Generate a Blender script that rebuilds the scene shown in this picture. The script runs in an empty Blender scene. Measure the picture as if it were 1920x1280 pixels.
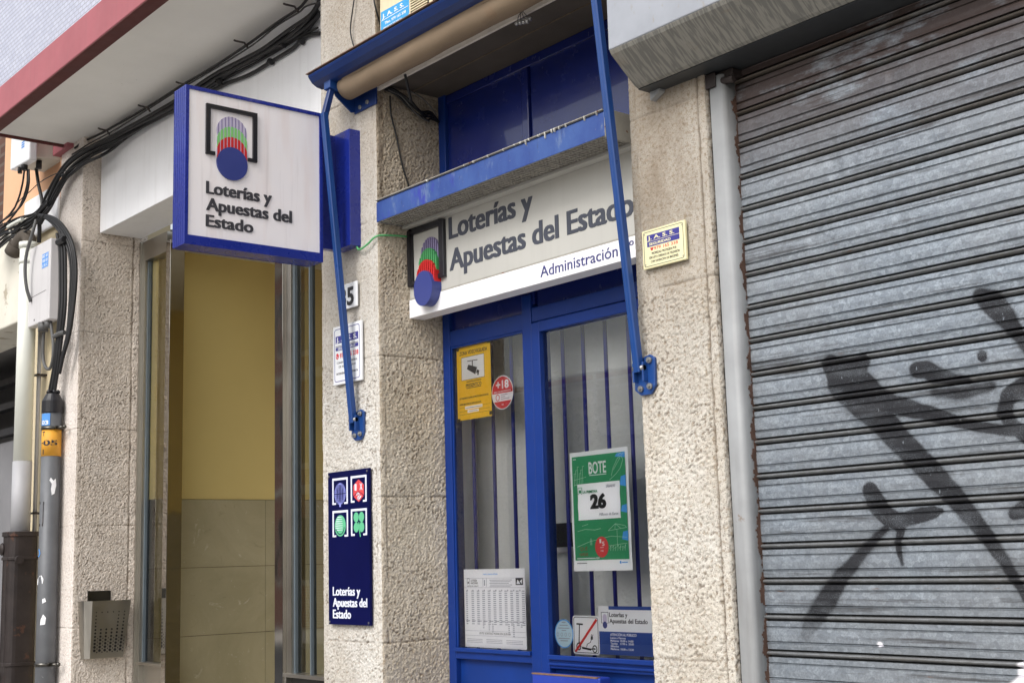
import bpy, bmesh, math, random
import numpy as np
from mathutils import Matrix, Vector
random.seed(7); rng = np.random.default_rng(11)
SC = bpy.context.scene
COL = SC.collection
# ------------------------------------------------------------------ camera, sky, sun, exposure
CAM = (0.0, -3.2, 1.62)
FPX = 2486.6
def cam_axes():
    pitch, roll, yaw = 0.161411522, -0.028668085, 0.881629629
    cy, sy, cp, sp = math.cos(yaw), math.sin(yaw), math.cos(pitch), math.sin(pitch)
    f = Vector((-sy*cp, cy*cp, sp)); r = Vector((cy, sy, 0)); u = r.cross(f)
    c, s = math.cos(roll), math.sin(roll)
    return c*r + s*u, -s*r + c*u, f
R_, U_, F_ = cam_axes()
cam = bpy.data.cameras.new("Camera"); camo = bpy.data.objects.new("Camera", cam); COL.objects.link(camo)
cam.sensor_width = 36; cam.lens = 36*FPX/1920; cam.clip_end = 500; cam.clip_start = 0.05
m = Matrix((R_, U_, -F_)).transposed().to_4x4(); m.translation = Vector(CAM)
camo.matrix_world = m
SC.camera = camo
W = bpy.data.worlds.new("World"); SC.world = W; W.use_nodes = True
wn = W.node_tree; bg = wn.nodes["Background"]
sky = wn.nodes.new("ShaderNodeTexSky"); sky.sky_type = 'NISHITA'; sky.sun_disc = False
SUN_AZ = math.atan2(0.22, -0.97); SUN_EL = math.radians(44)
sky.sun_elevation = SUN_EL; sky.sun_rotation = SUN_AZ
sky.air_density = 1.5; sky.dust_density = 4.0; sky.ozone_density = 1.0
hs = wn.nodes.new("ShaderNodeHueSaturation"); hs.inputs['Saturation'].default_value = 0.30
wn.links.new(sky.outputs[0], hs.inputs['Color']); wn.links.new(hs.outputs[0], bg.inputs[0])
bg.inputs[1].default_value = 0.15
sun = bpy.data.lights.new("Sun", 'SUN'); sun.energy = 0.85; sun.angle = math.radians(22); sun.color = (1.0, 0.985, 0.965)
suno = bpy.data.objects.new("Sun", sun); COL.objects.link(suno)
sd = Vector((math.sin(SUN_AZ)*math.cos(SUN_EL), math.cos(SUN_AZ)*math.cos(SUN_EL), math.sin(SUN_EL)))
suno.rotation_euler = sd.to_track_quat('Z', 'Y').to_euler()
SC.view_settings.view_transform = 'Standard'; SC.view_settings.look = 'None'
SC.view_settings.exposure = 0.48; SC.view_settings.gamma = 1.0
SC.cycles.max_bounces = 10; SC.cycles.transparent_max_bounces = 12
SC.cycles.use_denoising = True

def pt(x, y, Y):
    """a point of the photograph seen at depth plane Y, in metres"""
    d = F_ + (x-960)/FPX*R_ - (y-640)/FPX*U_
    t = (Y-CAM[1])/d.y
    return Vector(CAM) + t*d

# ------------------------------------------------------------------ mesh helpers
class MB:
    def __init__(s): s.v = []; s.f = []; s.sm = []
    def add(s, vs, fs, smooth=False):
        o = len(s.v); s.v += [tuple(v) for v in vs]
        for f in fs: s.f.append([i+o for i in f]); s.sm.append(smooth)
        return s
    def box(s, x0, x1, y0, y1, z0, z1):
        if x0 > x1: x0, x1 = x1, x0
        if y0 > y1: y0, y1 = y1, y0
        if z0 > z1: z0, z1 = z1, z0
        return s.add([(x0,y0,z0),(x1,y0,z0),(x1,y1,z0),(x0,y1,z0),(x0,y0,z1),(x1,y0,z1),(x1,y1,z1),(x0,y1,z1)],
                     [(0,3,2,1),(4,5,6,7),(0,1,5,4),(1,2,6,5),(2,3,7,6),(3,0,4,7)])
    def quad(s, *p): return s.add(p, [(0, 1, 2, 3)])
    def prism(s, prof, a0, a1, axis='x', smooth=False):
        """closed 2D profile swept along an axis; profile is (y,z) for x, (x,z) for y, (x,y) for z"""
        n = len(prof)
        def P(a, p):
            return {'x': (a, p[0], p[1]), 'y': (p[0], a, p[1]), 'z': (p[0], p[1], a)}[axis]
        vs = [P(a0, p) for p in prof] + [P(a1, p) for p in prof]
        fs = [(i, (i+1) % n, n+(i+1) % n, n+i) for i in range(n)]
        s.add(vs, fs, smooth)
        return s.add(vs, [tuple(range(n))[::-1], tuple(range(n, 2*n))])
    def tube(s, pts, r, seg=8, smooth=True, prof=None, up=None):
        pts = [Vector(p) for p in pts]
        n = len(pts)
        prof = prof or [(math.cos(2*math.pi*k/seg), math.sin(2*math.pi*k/seg)) for k in range(seg)]
        k = len(prof); vs = []
        up0 = Vector(up) if up else Vector((0.31, 0.2, 0.93))
        rr = r if isinstance(r, (list, tuple)) else [r]*n
        for i, p in enumerate(pts):
            t = (pts[min(i+1, n-1)] - pts[max(i-1, 0)]).normalized()
            a = up0.cross(t)
            if a.length < 1e-3: a = Vector((1, 0, 0)).cross(t)
            a.normalize(); b = t.cross(a)
            vs += [p + a*(q[0]*rr[i]) + b*(q[1]*rr[i]) for q in prof]
        fs = [(i*k+j, i*k+(j+1) % k, (i+1)*k+(j+1) % k, (i+1)*k+j) for i in range(n-1) for j in range(k)]
        s.add(vs, fs, smooth)
        return s.add([vs[j] for j in range(k)] + [vs[(n-1)*k+j] for j in range(k)], [tuple(range(k))[::-1], tuple(range(k, 2*k))])
    def cyl(s, p, q, r, seg=20, smooth=True): return s.tube([p, q], r, seg, smooth)
    def ball(s, c, r, seg=12, sq=(1,1,1)):
        vs = []; fs = []; n = seg//2
        for i in range(n+1):
            th = math.pi*i/n
            for j in range(seg):
                ph = 2*math.pi*j/seg
                vs.append((c[0]+r*sq[0]*math.sin(th)*math.cos(ph), c[1]+r*sq[1]*math.sin(th)*math.sin(ph), c[2]+r*sq[2]*math.cos(th)))
        for i in range(n):
            for j in range(seg):
                fs.append((i*seg+j, (i+1)*seg+j, (i+1)*seg+(j+1) % seg, i*seg+(j+1) % seg))
        return s.add(vs, fs, True)
    def build(s, name, mat, parent=None, bevel=0, loc=None, seg=2):
        org = Vector(loc) if loc else (parent_origin(parent) if parent else Vector((0, 0, 0)))
        me = bpy.data.meshes.new(name)
        me.from_pydata([(v[0]-org.x, v[1]-org.y, v[2]-org.z) for v in s.v], [], s.f)
        me.polygons.foreach_set('use_smooth', s.sm)
        me.materials.append(mat)
        bm = bmesh.new(); bm.from_mesh(me)
        bmesh.ops.remove_doubles(bm, verts=bm.verts, dist=1e-6)
        bmesh.ops.recalc_face_normals(bm, faces=bm.faces)
        bm.to_mesh(me); bm.free(); me.update()
        ob = bpy.data.objects.new(name, me); COL.objects.link(ob)
        if parent: ob.parent = parent
        else: ob.location = org
        if bevel:
            b = ob.modifiers.new("Bevel", 'BEVEL'); b.width = bevel; b.segments = seg; b.limit_method = 'ANGLE'; b.angle_limit = math.radians(40)
        return ob
def parent_origin(o):
    p = Vector(o.location)
    while o.parent: o = o.parent; p = p + Vector(o.location)
    return p
def tag(o, label=None, cat=None, group=None, kind='thing'):
    if label: o['label'] = label
    if cat: o['category'] = cat
    if group: o['group'] = group
    if kind: o['kind'] = kind
    return o
def thing(name, label, cat, loc=(0,0,0), group=None):
    o = bpy.data.objects.new(name, None); COL.objects.link(o); o.location = loc; o.empty_display_size = 0.1
    return tag(o, label, cat, group)
def part_label(o, label): o['label'] = label; return o
def smooth_path(pts, n=6):
    pts = [Vector(p) for p in pts]; P = [pts[0]*2-pts[1]] + pts + [pts[-1]*2-pts[-2]]; out = []
    for i in range(1, len(P)-2):
        a, b, c, d = P[i-1:i+3]
        for k in range(n):
            t = k/n
            out.append(0.5*((2*b)+(c-a)*t+(2*a-5*b+4*c-d)*t*t+(3*b-a-3*c+d)*t**3))
    return out + [pts[-1]]

# ---- flat graphics on a plane
class Frame:
    def __init__(s, o, u, v, n): s.o, s.u, s.v, s.n = Vector(o), Vector(u), Vector(v), Vector(n)
    def p(s, a, b, d=0.0): return s.o + s.u*a + s.v*b + s.n*d
    def poly(s, mb, pts, d0, d1, smooth=False):
        n = len(pts)
        vs = [s.p(a, b, d0) for a, b in pts] + [s.p(a, b, d1) for a, b in pts]
        return mb.add(vs, [tuple(range(n))[::-1], tuple(range(n, 2*n))] + [(i, (i+1) % n, n+(i+1) % n, n+i) for i in range(n)])
    def rect(s, mb, a0, a1, b0, b1, d0=0.0, d1=0.0008): return s.poly(mb, [(a0,b0),(a1,b0),(a1,b1),(a0,b1)], d0, d1)
    def disc(s, mb, a, b, ra, rb=None, d0=0.0, d1=0.0008, n=40): return s.poly(mb, ell(a, b, ra, rb or ra, n), d0, d1)
    def line(s, mb, pts, w, d0=0.0, d1=0.0008):
        for p, q in zip(pts[:-1], pts[1:]):
            dx, dy = q[0]-p[0], q[1]-p[1]; L = math.hypot(dx, dy) or 1e-6
            nx, ny = -dy/L*w/2, dx/L*w/2; ex, ey = dx/L*w*.25, dy/L*w*.25
            s.poly(mb, [(p[0]-ex+nx, p[1]-ey+ny), (p[0]-ex-nx, p[1]-ey-ny), (q[0]+ex-nx, q[1]+ey-ny), (q[0]+ex+nx, q[1]+ey+ny)], d0, d1)
        return mb
    def ring(s, mb, pts_out, pts_in, d0, d1):
        n = len(pts_out)
        for i in range(n):
            j = (i+1) % n
            s.poly(mb, [pts_out[i], pts_out[j], pts_in[j], pts_in[i]], d0, d1)
        return mb
    def text(s, mb, txt, a, b, w, h, d0=0.0, d1=0.0008, bold=0.0, slant=0.0, align='l', fat=0.0):
        """text with its baseline start at (a,b), total width w and capital height h"""
        V, Fc, bb = glyphs(txt, bold)
        cap = glyphs('E', bold)[2]; ch = cap[3]-cap[2]; tw = bb[1]-bb[0]
        sx = w/tw if w else h/ch; sy = h/ch
        if align == 'c': a = a - sx*tw/2
        if align == 'r': a = a - sx*tw
        vs = []
        for x, y, z in V:
            vs.append(s.p(a+(x-bb[0])*sx+slant*(y*sy), b+(y-max(cap[2], 0))*sy, d0+(d1-d0)*(0.5+z)))
        mb.add(vs, Fc)
        if fat:   # heavier strokes with square corners
            for i, (ku, kv) in enumerate(((-1, -1), (1, -1), (-1, 1), (1, 1), (-.4, 0), (.4, 0))):
                mb.add([v + s.u*(ku*fat*h) + s.v*(kv*fat*.30*h) - s.n*(.0001*(i+1)) for v in vs], Fc)
        return mb
def ell(a, b, ra, rb, n=40, t0=0): return [(a+ra*math.cos(t0+2*math.pi*k/n), b+rb*math.sin(t0+2*math.pi*k/n)) for k in range(n)]
def rrect(a0, a1, b0, b1, r, n=5):
    out = []
    for cx, cy, t in ((a1-r, b1-r, 0), (a0+r, b1-r, 1), (a0+r, b0+r, 2), (a1-r, b0+r, 3)):
        for k in range(n+1):
            th = (t + k/n)*math.pi/2; out.append((cx+r*math.cos(th), cy+r*math.sin(th)))
    return out
_G = {}
def glyphs(txt, bold):
    key = (txt, bold)
    if key in _G: return _G[key]
    cu = bpy.data.curves.new("t", 'FONT'); cu.body = txt; cu.size = 1; cu.offset = bold; cu.extrude = 0.5; cu.resolution_u = 3
    ob = bpy.data.objects.new("t", cu); COL.objects.link(ob)
    dg = bpy.context.evaluated_depsgraph_get(); dg.update()
    me = bpy.data.meshes.new_from_object(ob.evaluated_get(dg))
    V = [tuple(v.co) for v in me.vertices]; Fc = [tuple(p.vertices) for p in me.polygons]
    bb = (min(v[0] for v in V), max(v[0] for v in V), min(v[1] for v in V), max(v[1] for v in V))
    bpy.data.objects.remove(ob); bpy.data.curves.remove(cu); bpy.data.meshes.remove(me)
    _G[key] = (V, Fc, bb); return _G[key]

# ------------------------------------------------------------------ noise
_perm = rng.permutation(512)
_ang = rng.random(512)*2*math.pi
def perlin(x, y, seed=0):
    xi = np.floor(x).astype(int); yi = np.floor(y).astype(int); xf = x-xi; yf = y-yi
    def g(ix, iy, dx, dy):
        a = _ang[_perm[(_perm[(ix+seed*57) % 512] + iy) % 512]]
        return np.cos(a)*dx + np.sin(a)*dy
    u = xf*xf*xf*(xf*(xf*6-15)+10); v = yf*yf*yf*(yf*(yf*6-15)+10)
    a = g(xi, yi, xf, yf); b = g(xi+1, yi, xf-1, yf); c = g(xi, yi+1, xf, yf-1); d = g(xi+1, yi+1, xf-1, yf-1)
    return (a+(b-a)*u)*(1-v) + (c+(d-c)*u)*v
def sstep(a, b, x):
    t = np.clip((x-a)/(b-a), 0, 1); return t*t*(3-2*t)

# ------------------------------------------------------------------ materials
def lin(c):
    c = c/255.0
    return c/12.92 if c <= 0.04045 else ((c+0.055)/1.055)**2.4
def C(r, g, b, k=1.0): return (min(1, lin(r)*k), min(1, lin(g)*k), min(1, lin(b)*k), 1)
class NT:
    def __init__(s, name):
        s.m = bpy.data.materials.new(name); s.m.use_nodes = True; s.t = s.m.node_tree
        s.b = s.t.nodes["Principled BSDF"]; s.out = s.t.nodes["Material Output"]
        s.tc = s.t.nodes.new("ShaderNodeTexCoord")
        g = s.t.nodes.new("ShaderNodeNewGeometry"); s.pos = g.outputs['Position']
    def n(s, t, **kw):
        nd = s.t.nodes.new(t)
        for k, v in kw.items():
            if k in nd.inputs: s.set(nd.inputs[k], v)
            else: setattr(nd, k, v)
        return nd
    def set(s, inp, v):
        if hasattr(v, 'is_output') or isinstance(v, bpy.types.NodeSocket): s.t.links.new(v, inp)
        else: inp.default_value = v
    def coord(s, sc=(1,1,1), rot=(0,0,0)):
        mp = s.n("ShaderNodeMapping"); s.t.links.new(s.pos, mp.inputs[0]); mp.inputs['Scale'].default_value = sc; mp.inputs['Rotation'].default_value = rot
        return mp.outputs[0]
    def noise(s, scale, sc=(1,1,1), detail=4, rough=.55, dist=0):
        nd = s.n("ShaderNodeTexNoise"); s.t.links.new(s.coord(sc), nd.inputs['Vector'])
        nd.inputs['Scale'].default_value = scale; nd.inputs['Detail'].default_value = detail; nd.inputs['Roughness'].default_value = rough; nd.inputs['Distortion'].default_value = dist
        return nd.outputs[0]
    def vor(s, scale, sc=(1,1,1), out='Distance', feature='F1'):
        nd = s.n("ShaderNodeTexVoronoi", feature=feature); s.t.links.new(s.coord(sc), nd.inputs['Vector']); nd.inputs['Scale'].default_value = scale
        return nd.outputs[out]
    def ramp(s, x, *st):
        r = s.n("ShaderNodeValToRGB"); s.t.links.new(x, r.inputs[0]); e = r.color_ramp.elements
        while len(e) < len(st): e.new(.5)
        for i, (p, c) in enumerate(st):
            e[i].position = p; e[i].color = c if isinstance(c, tuple) else (c, c, c, 1)
        return r.outputs[0]
    def mix(s, f, a, b, mode='MIX'):
        mx = s.n("ShaderNodeMix", data_type='RGBA', blend_type=mode)
        s.set(mx.inputs[0], f); s.set(mx.inputs[6], a); s.set(mx.inputs[7], b); return mx.outputs[2]
    def math(s, op, a, b=0.0, clamp=False):
        mm = s.n("ShaderNodeMath", operation=op, use_clamp=clamp); s.set(mm.inputs[0], a); s.set(mm.inputs[1], b); return mm.outputs[0]
    def bump(s, h, strength=.3, dist=.002, nrm=None):
        b = s.n("ShaderNodeBump"); s.t.links.new(h, b.inputs['Height']); b.inputs['Strength'].default_value = strength; b.inputs['Distance'].default_value = dist
        if nrm is not None: s.t.links.new(nrm, b.inputs['Normal'])
        return b.outputs[0]
    def sep(s):
        x = s.n("ShaderNodeSeparateXYZ"); s.t.links.new(s.pos, x.inputs[0]); return x.outputs
    def attr(s, name):
        a = s.n("ShaderNodeAttribute"); a.attribute_name = name; return a.outputs['Fac']
    def done(s, col=None, rough=None, metal=None, nrm=None, spec=None, coat=None):
        for k, v in (('Base Color', col), ('Roughness', rough), ('Metallic', metal), ('Normal', nrm), ('Specular IOR Level', spec), ('Coat Weight', coat)):
            if v is not None: s.set(s.b.inputs[k], v)
        return s.m
def plain(name, col, rough=.5, metal=0.0, var=.12, vs=5.0, spots=None, streak=0.0, bump=0.0, bs=300, spec=.5, coat=None):
    """paint, plastic or plaster with uneven tone, optional grime spots and drip streaks"""
    t = NT(name)
    base = t.mix(t.ramp(t.noise(vs, detail=6), (.3, 0.0), (.7, 1.0)), tuple(c*(1-var) for c in col[:3])+(1,), tuple(min(1, c*(1+var)) for c in col[:3])+(1,))
    if streak:
        st = t.ramp(t.noise(30, sc=(1, 1, .06), detail=4), (.5, 0.0), (.75, streak)); base = t.mix(st, base, (.12, .1, .08, 1))
    if spots:
        sc, th, scol = spots
        base = t.mix(t.ramp(t.noise(sc, detail=5, rough=.65), (th, 0.0), (th+.04, 1.0)), base, scol)
    r = t.math('ADD', t.math('MULTIPLY', t.noise(vs*3, detail=3), .25), rough-.12, True)
    nr = t.bump(t.noise(bs, detail=3), bump, .002) if bump else None
    return t.done(base, r, metal, nr, spec, coat)
M = {}
def stone(name, a, b, dark, grain=1.0, soot=.5, zsoot=None):
    t = NT(name)
    c = t.mix(t.ramp(t.noise(3.2, detail=6), (.32, 0.0), (.68, 1.0)), a, b)
    c = t.mix(t.ramp(t.noise(75, detail=5, rough=.75), (.52, 0.0), (.60, .8*grain)), c, dark)
    c = t.mix(t.ramp(t.noise(150, detail=4, rough=.75), (.57, 0.0), (.64, .8*grain)), c, (.84, .82, .79, 1))
    c = t.mix(t.ramp(t.noise(260, detail=3, rough=.7), (.58, 0.0), (.63, .85*grain)), c, (.13, .10, .075, 1))
    sf = t.ramp(t.noise(2.2, sc=(1,1,.35), detail=7, rough=.7), (.46, 0.0), (.74, soot))
    if zsoot:
        zf = t.math('MULTIPLY', t.math('SUBTRACT', t.sep()[2], zsoot[0]), 1/(zsoot[1]-zsoot[0]), True)
        sf = t.math('ADD', sf, t.math('MULTIPLY', t.math('MULTIPLY', zf, zsoot[2]), t.ramp(t.noise(6, sc=(1,1,.4), detail=6, rough=.7), (.25, .5), (.65, 1.0))), True)
    c = t.mix(sf, c, (.21, .155, .10, 1))
    c = t.mix(t.attr('tan'), c, t.mix(1.0, c, (.96, .87, .73, 1), 'MULTIPLY'))
    c = t.mix(t.math('MULTIPLY', t.attr('darkening'), .9), c, (.15, .11, .075, 1))
    nr = t.bump(t.noise(330, detail=5, rough=.8), .8, .003, t.bump(t.noise(150, detail=3, rough=.7), .6, .004))
    return t.done(c, .93, 0, nr, .15)
M['stone'] = stone('rough_limestone', C(226,224,220), C(213,208,199), C(160,142,122), .8, .42, (2.3, 3.3, .36))
M['stone_pale'] = stone('pale_pink_stone', C(238,231,226), C(228,219,211), C(170,148,132), .7, .22)
M['stone_tan'] = stone('tan_limestone', C(226,223,216), C(213,205,192), C(158,139,114), 1.0, .35, (1.9, 2.7, .62))
M['joint'] = plain('joint_mortar', C(110,96,78), .95, var=.25, vs=40)
M['white_plaster'] = plain('white_painted_plaster', C(240,241,245), .7, var=.05, vs=3, bump=.2, bs=120, spots=(24, .70, C(150,146,138)), streak=.07)
M['soffit'] = plain('soffit_paint', C(232,230,226), .75, var=.07, vs=1.6, spots=(30, .71, C(140,135,125)), bump=.3, bs=45)
M['red_band'] = plain('red_band_paint', C(165,96,104), .75, var=.08, vs=4, streak=.10, bump=.12, bs=120)
M['red_dark'] = plain('red_edge_paint', C(88,38,36), .75, var=.12, vs=6)
M['concrete'] = plain('lintel_concrete', C(84,77,70), .92, var=.2, vs=4, spots=(12, .66, C(84,76,68)), bump=.35, bs=60)
M['concrete_pale'] = plain('pale_lintel_lip', C(214,206,196), .9, var=.1, vs=20, bump=.3, bs=90)
M['yellow_wall'] = plain('yellow_lobby_paint', C(232,210,142), .5, var=.03, vs=1.5, bump=.05, bs=80)
M['ceiling'] = plain('lobby_ceiling', C(220,215,200), .7, var=.04)
def marble():
    t = NT('beige_marble')
    c = t.mix(t.ramp(t.noise(2.2, detail=8, rough=.7, dist=.6), (.35, 0.0), (.65, 1.0)), C(176,167,137), C(192,183,154))
    c = t.mix(t.ramp(t.noise(5, detail=8, rough=.75, dist=2.5), (.60, 0.0), (.66, .7)), c, C(228,224,210))
    c = t.mix(t.ramp(t.noise(9, detail=8, rough=.8, dist=1.2), (.60, 0.0), (.66, .35)), c, C(132,122,98))
    return t.done(c, .35, 0, None, .4)
M['marble'] = marble()
M['steel'] = plain('brushed_steel', C(186,182,174), .34, 1.0, var=.06, vs=3)
def mirror_steel():
    t = NT('polished_steel')
    nr = t.bump(t.noise(5, sc=(1,1,.5), detail=2), .12, .01)
    return t.done(C(190,186,180), .06, 1.0, nr)
M['mirror'] = mirror_steel()
M['steel_dark'] = plain('dark_brushed_steel', C(96,94,90), .3, 1.0, var=.15, vs=3)
M['gasket'] = plain('blue_grey_gasket', C(92,102,110), .35, 0, var=.1)
M['black_panel'] = plain('black_base_panel', C(38,36,34), .3, 0, var=.2)
def glass(name, ior=1.7, tint=(1, 1, 1, 1)):
    t = NT(name)
    tr = t.n("ShaderNodeBsdfTransparent"); tr.inputs[0].default_value = tint
    gl = t.n("ShaderNodeBsdfGlossy"); gl.inputs['Roughness'].default_value = 0.0; gl.inputs[0].default_value = (1, 1, 1, 1)
    fr = t.n("ShaderNodeFresnel"); fr.inputs[0].default_value = ior
    nr = t.bump(t.noise(1.7, detail=1), .03, .02); t.t.links.new(nr, gl.inputs['Normal'])
    mx = t.n("ShaderNodeMixShader"); t.t.links.new(fr.outputs[0], mx.inputs[0]); t.t.links.new(tr.outputs[0], mx.inputs[1]); t.t.links.new(gl.outputs[0], mx.inputs[2])
    t.t.links.new(mx.outputs[0], t.out.inputs[0]); return t.m
M['glass'] = glass('window_glass')
M['glass_door'] = glass('lobby_door_glass', 1.6, (.86, .87, .84, 1))
M['glass_lobby'] = glass('lobby_glass', 1.8, (.80, .83, .80, 1))
def painted_metal(name, col, rough=.3, chip=None, fade=None, fth=.52, spec=.5, coat=.0, scr=True):
    t = NT(name)
    c = t.mix(t.ramp(t.noise(4, detail=6), (.3, 0.0), (.7, 1.0)), tuple(x*.86 for x in col[:3])+(1,), tuple(min(1, x*1.12) for x in col[:3])+(1,))
    if fade: c = t.mix(t.ramp(t.noise(9, sc=(.6,1,1.6), detail=8, rough=.7), (fth, 0.0), (fth+.12, .8)), c, fade)
    if scr: c = t.mix(t.ramp(t.noise(60, sc=(1,1,.15), detail=5, rough=.7), (.66, 0.0), (.74, .25)), c, tuple(min(1, x*1.8+.05) for x in col[:3])+(1,))
    if chip: c = t.mix(t.ramp(t.noise(38, detail=6, rough=.7), (chip[0], 0.0), (chip[0]+.02, 1.0)), c, chip[1])
    r = t.math('ADD', t.math('MULTIPLY', t.noise(14, detail=4), .25), rough-.1, True)
    return t.done(c, r, 0, t.bump(t.noise(40, detail=4), .06, .002), spec, coat)
def canopy_paint():
    t = NT('weathered_canopy_blue')
    c = t.mix(t.ramp(t.noise(5, sc=(1,1,.5), detail=7, rough=.7), (.35, 0.0), (.65, 1.0)), C(40,64,134), C(62,92,154))
    c = t.mix(t.ramp(t.noise(3.1, sc=(1,1,.4), detail=8, rough=.7), (.56, 0.0), (.60, .8)), c, C(52,58,160))       # patch touched up in a violet blue
    c = t.mix(t.ramp(t.noise(26, sc=(1,1,.35), detail=7, rough=.75), (.56, 0.0), (.66, .7)), c, C(104,124,160))    # chalking
    c = t.mix(t.ramp(t.noise(70, sc=(1,1,.12), detail=5, rough=.7), (.60, 0.0), (.68, .6)), c, C(44,46,62))       # run-off streaks
    c = t.mix(t.ramp(t.noise(95, detail=5, rough=.7), (.67, 0.0), (.69, .9)), c, C(150,146,140))
    return t.done(c, .5, 0, t.bump(t.noise(60, detail=5), .15, .002), .4)
M['door_blue'] = painted_metal('door_blue_paint', C(18,50,122), .36, spec=.3, chip=(.725, C(190,180,165)))
M['door_blue_in'] = painted_metal('door_blue_panel', C(18,52,124), .34, spec=.3)
M['deep_blue'] = painted_metal('deep_blue_sheet', C(20,36,108), .22, coat=.6)
M['chipped_blue'] = painted_metal('chipped_blue_paint', C(38,62,160), .4, chip=(.66, C(150,112,92)))
M['bar_blue'] = painted_metal('bar_blue_paint', C(34,40,130), .45, chip=(.73, C(90,60,60)))
M['sign_blue'] = painted_metal('sign_box_blue', C(28,44,136), .25, scr=False, coat=.3)
M['awning_blue'] = painted_metal('awning_blue_paint', C(26,66,130), .3, chip=(.77, C(160,170,190)), coat=.1)
M['awning_dark'] = painted_metal('awning_bar_blue', C(18,48,106), .35, chip=(.76, C(120,110,110)))
M['canopy_blue'] = canopy_paint()
M['rust_top'] = plain('rusty_bar_edge', C(120,92,76), .85, var=.3, vs=30)
M['canopy_end'] = plain('weathered_grey_end', C(160,156,146), .6, var=.15, vs=12, spots=(30, .64, C(120,80,50)), streak=.2)
M['grille'] = plain('dark_grille', C(168,164,156), .5, 0, var=.2, vs=20)
M['droppings'] = plain('bird_droppings', C(196,194,186), .9, var=.15, vs=60)
M['sign_grey'] = plain('sign_grey_panel', C(188,187,182), .45, var=.05, vs=3, streak=.06)
M['sign_white'] = plain('sign_white_panel', C(240,240,244), .4, var=.03, vs=4)
def face_white():
    t = NT('sign_face_acrylic')
    c = t.mix(t.ramp(t.noise(1.6, detail=5), (.35, 0.0), (.65, 1.0)), C(246,240,240), C(240,237,242))
    c = t.mix(t.ramp(t.noise(16, sc=(1,1,.12), detail=5), (.50, 0.0), (.78, .30)), c, C(214,182,170))
    c = t.mix(t.ramp(t.noise(40, sc=(1,1,.05), detail=4), (.58, 0.0), (.75, .22)), c, C(150,140,138))
    return t.done(c, .32, 0, None, .4)
M['sign_face'] = face_white()
M['letter_grey'] = plain('letter_dark_grey', C(66,70,82), .5, var=.06)
M['letter_grey_face'] = plain('letter_faded_grey', C(58,57,62), .55, var=.2, vs=14)
M['black'] = plain('black_plastic', C(30,30,36), .4, var=.15)
M['navy_text'] = plain('navy_lettering', C(58,60,120), .5, var=.05)
M['logo_blue'] = plain('logo_blue', C(56,66,132), .35, var=.05)
M['logo_red'] = plain('logo_red', C(196,40,40), .4, var=.06)
M['logo_green'] = plain('logo_green', C(70,150,92), .4, var=.06)
M['logo_lightgreen'] = plain('logo_light_green', C(128,196,116), .4, var=.04)
M['logo_lilac'] = plain('logo_lilac', C(196,186,210), .4, var=.04)
M['logo_purple'] = plain('logo_purple_line', C(132,122,160), .45, var=.05)
M['paper'] = plain('white_paper', C(248,249,254), .8, var=.02, vs=3, spec=.2)
M['ink'] = plain('dark_ink', C(46,46,54), .7, var=.05)
M['ink_grey'] = plain('grey_ink', C(158,160,172), .8, var=.1)
M['ink_white'] = plain('white_ink', C(236,238,242), .7, var=.03)
M['ink_red'] = plain('red_ink', C(206,36,46), .6, var=.05)
M['ink_blue'] = plain('blue_ink', C(60,58,140), .6, var=.06)
M['poster_green'] = plain('poster_green', C(52,150,104), .7, var=.06, vs=5)
M['poster_sky'] = plain('poster_light_blue', C(78,160,235), .7, var=.04)
M['poster_line'] = plain('poster_white_line', C(196,226,208), .8, var=.05)
M['poster_brown'] = plain('poster_red_print', C(150,92,70), .8, var=.1)
M['yellow_sign'] = plain('yellow_plastic', C(244,200,24), .5, var=.04)
M['cream_plate'] = plain('cream_plate', C(232,226,184), .5, var=.05, vs=10)
M['enamel_navy'] = painted_metal('navy_enamel', C(7,12,64), .32, scr=False, spec=.1)
M['icon_white'] = plain('icon_white', C(222,226,240), .5, var=.03)
M['icon_lilac'] = plain('icon_lilac', C(140,146,222), .5, var=.03)
M['icon_red'] = plain('icon_red', C(214,72,76), .5, var=.03)
M['icon_green'] = plain('icon_green', C(96,186,140), .5, var=.03)
M['sticker_blue'] = plain('pale_blue_sticker', C(190,214,226), .6, var=.05)
M['hours_blue'] = plain('hours_sign_blue', C(38,72,146), .5, var=.05)
M['fabric'] = plain('taupe_awning_fabric', C(138,121,102), .9, var=.07, vs=6, bump=.25, bs=500, spec=.15, spots=(5, .66, C(140,120,100)))
M['bolt'] = plain('zinc_bolt', C(150,150,150), .4, .8, var=.2)
M['ac_cream'] = plain('ac_cream_casing', C(224,212,180), .5, var=.06, streak=.15)
M['ac_blue'] = plain('ac_label_blue', C(64,160,220), .5, var=.05)
M['cable'] = plain('black_cable_sheath', C(26,26,29), .5, var=.3, vs=8)
M['cable_grey'] = plain('grey_cable_sheath', C(88,88,88), .55, var=.2, vs=8)
M['cable_green'] = plain('green_wire', C(90,170,110), .5, var=.1)
M['pvc'] = plain('white_pvc', C(220,222,214), .45, var=.05, vs=3, spots=(4, .68, C(175,172,165)))
M['pvc_grey'] = plain('grey_pvc', C(168,168,172), .5, var=.1, vs=4)
M['iron'] = plain('rusty_cast_iron', C(52,45,44), .55, .3, var=.3, vs=10, spots=(11, .62, C(84,58,48)), bump=.3, bs=80)
M['box_grey'] = plain('grey_polyester_box', C(206,204,206), .6, var=.05, vs=5, streak=.12)
M['pole_grey'] = plain('grey_galvanised_pole', C(100,102,106), .55, .25, var=.2, vs=5, spots=(12, .68, C(186,186,190)))
M['pole_band'] = plain('orange_painted_band', C(222,160,52), .6, var=.12, vs=9)
M['tag_blue'] = plain('blue_tag', C(84,150,224), .5, var=.05)
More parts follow.
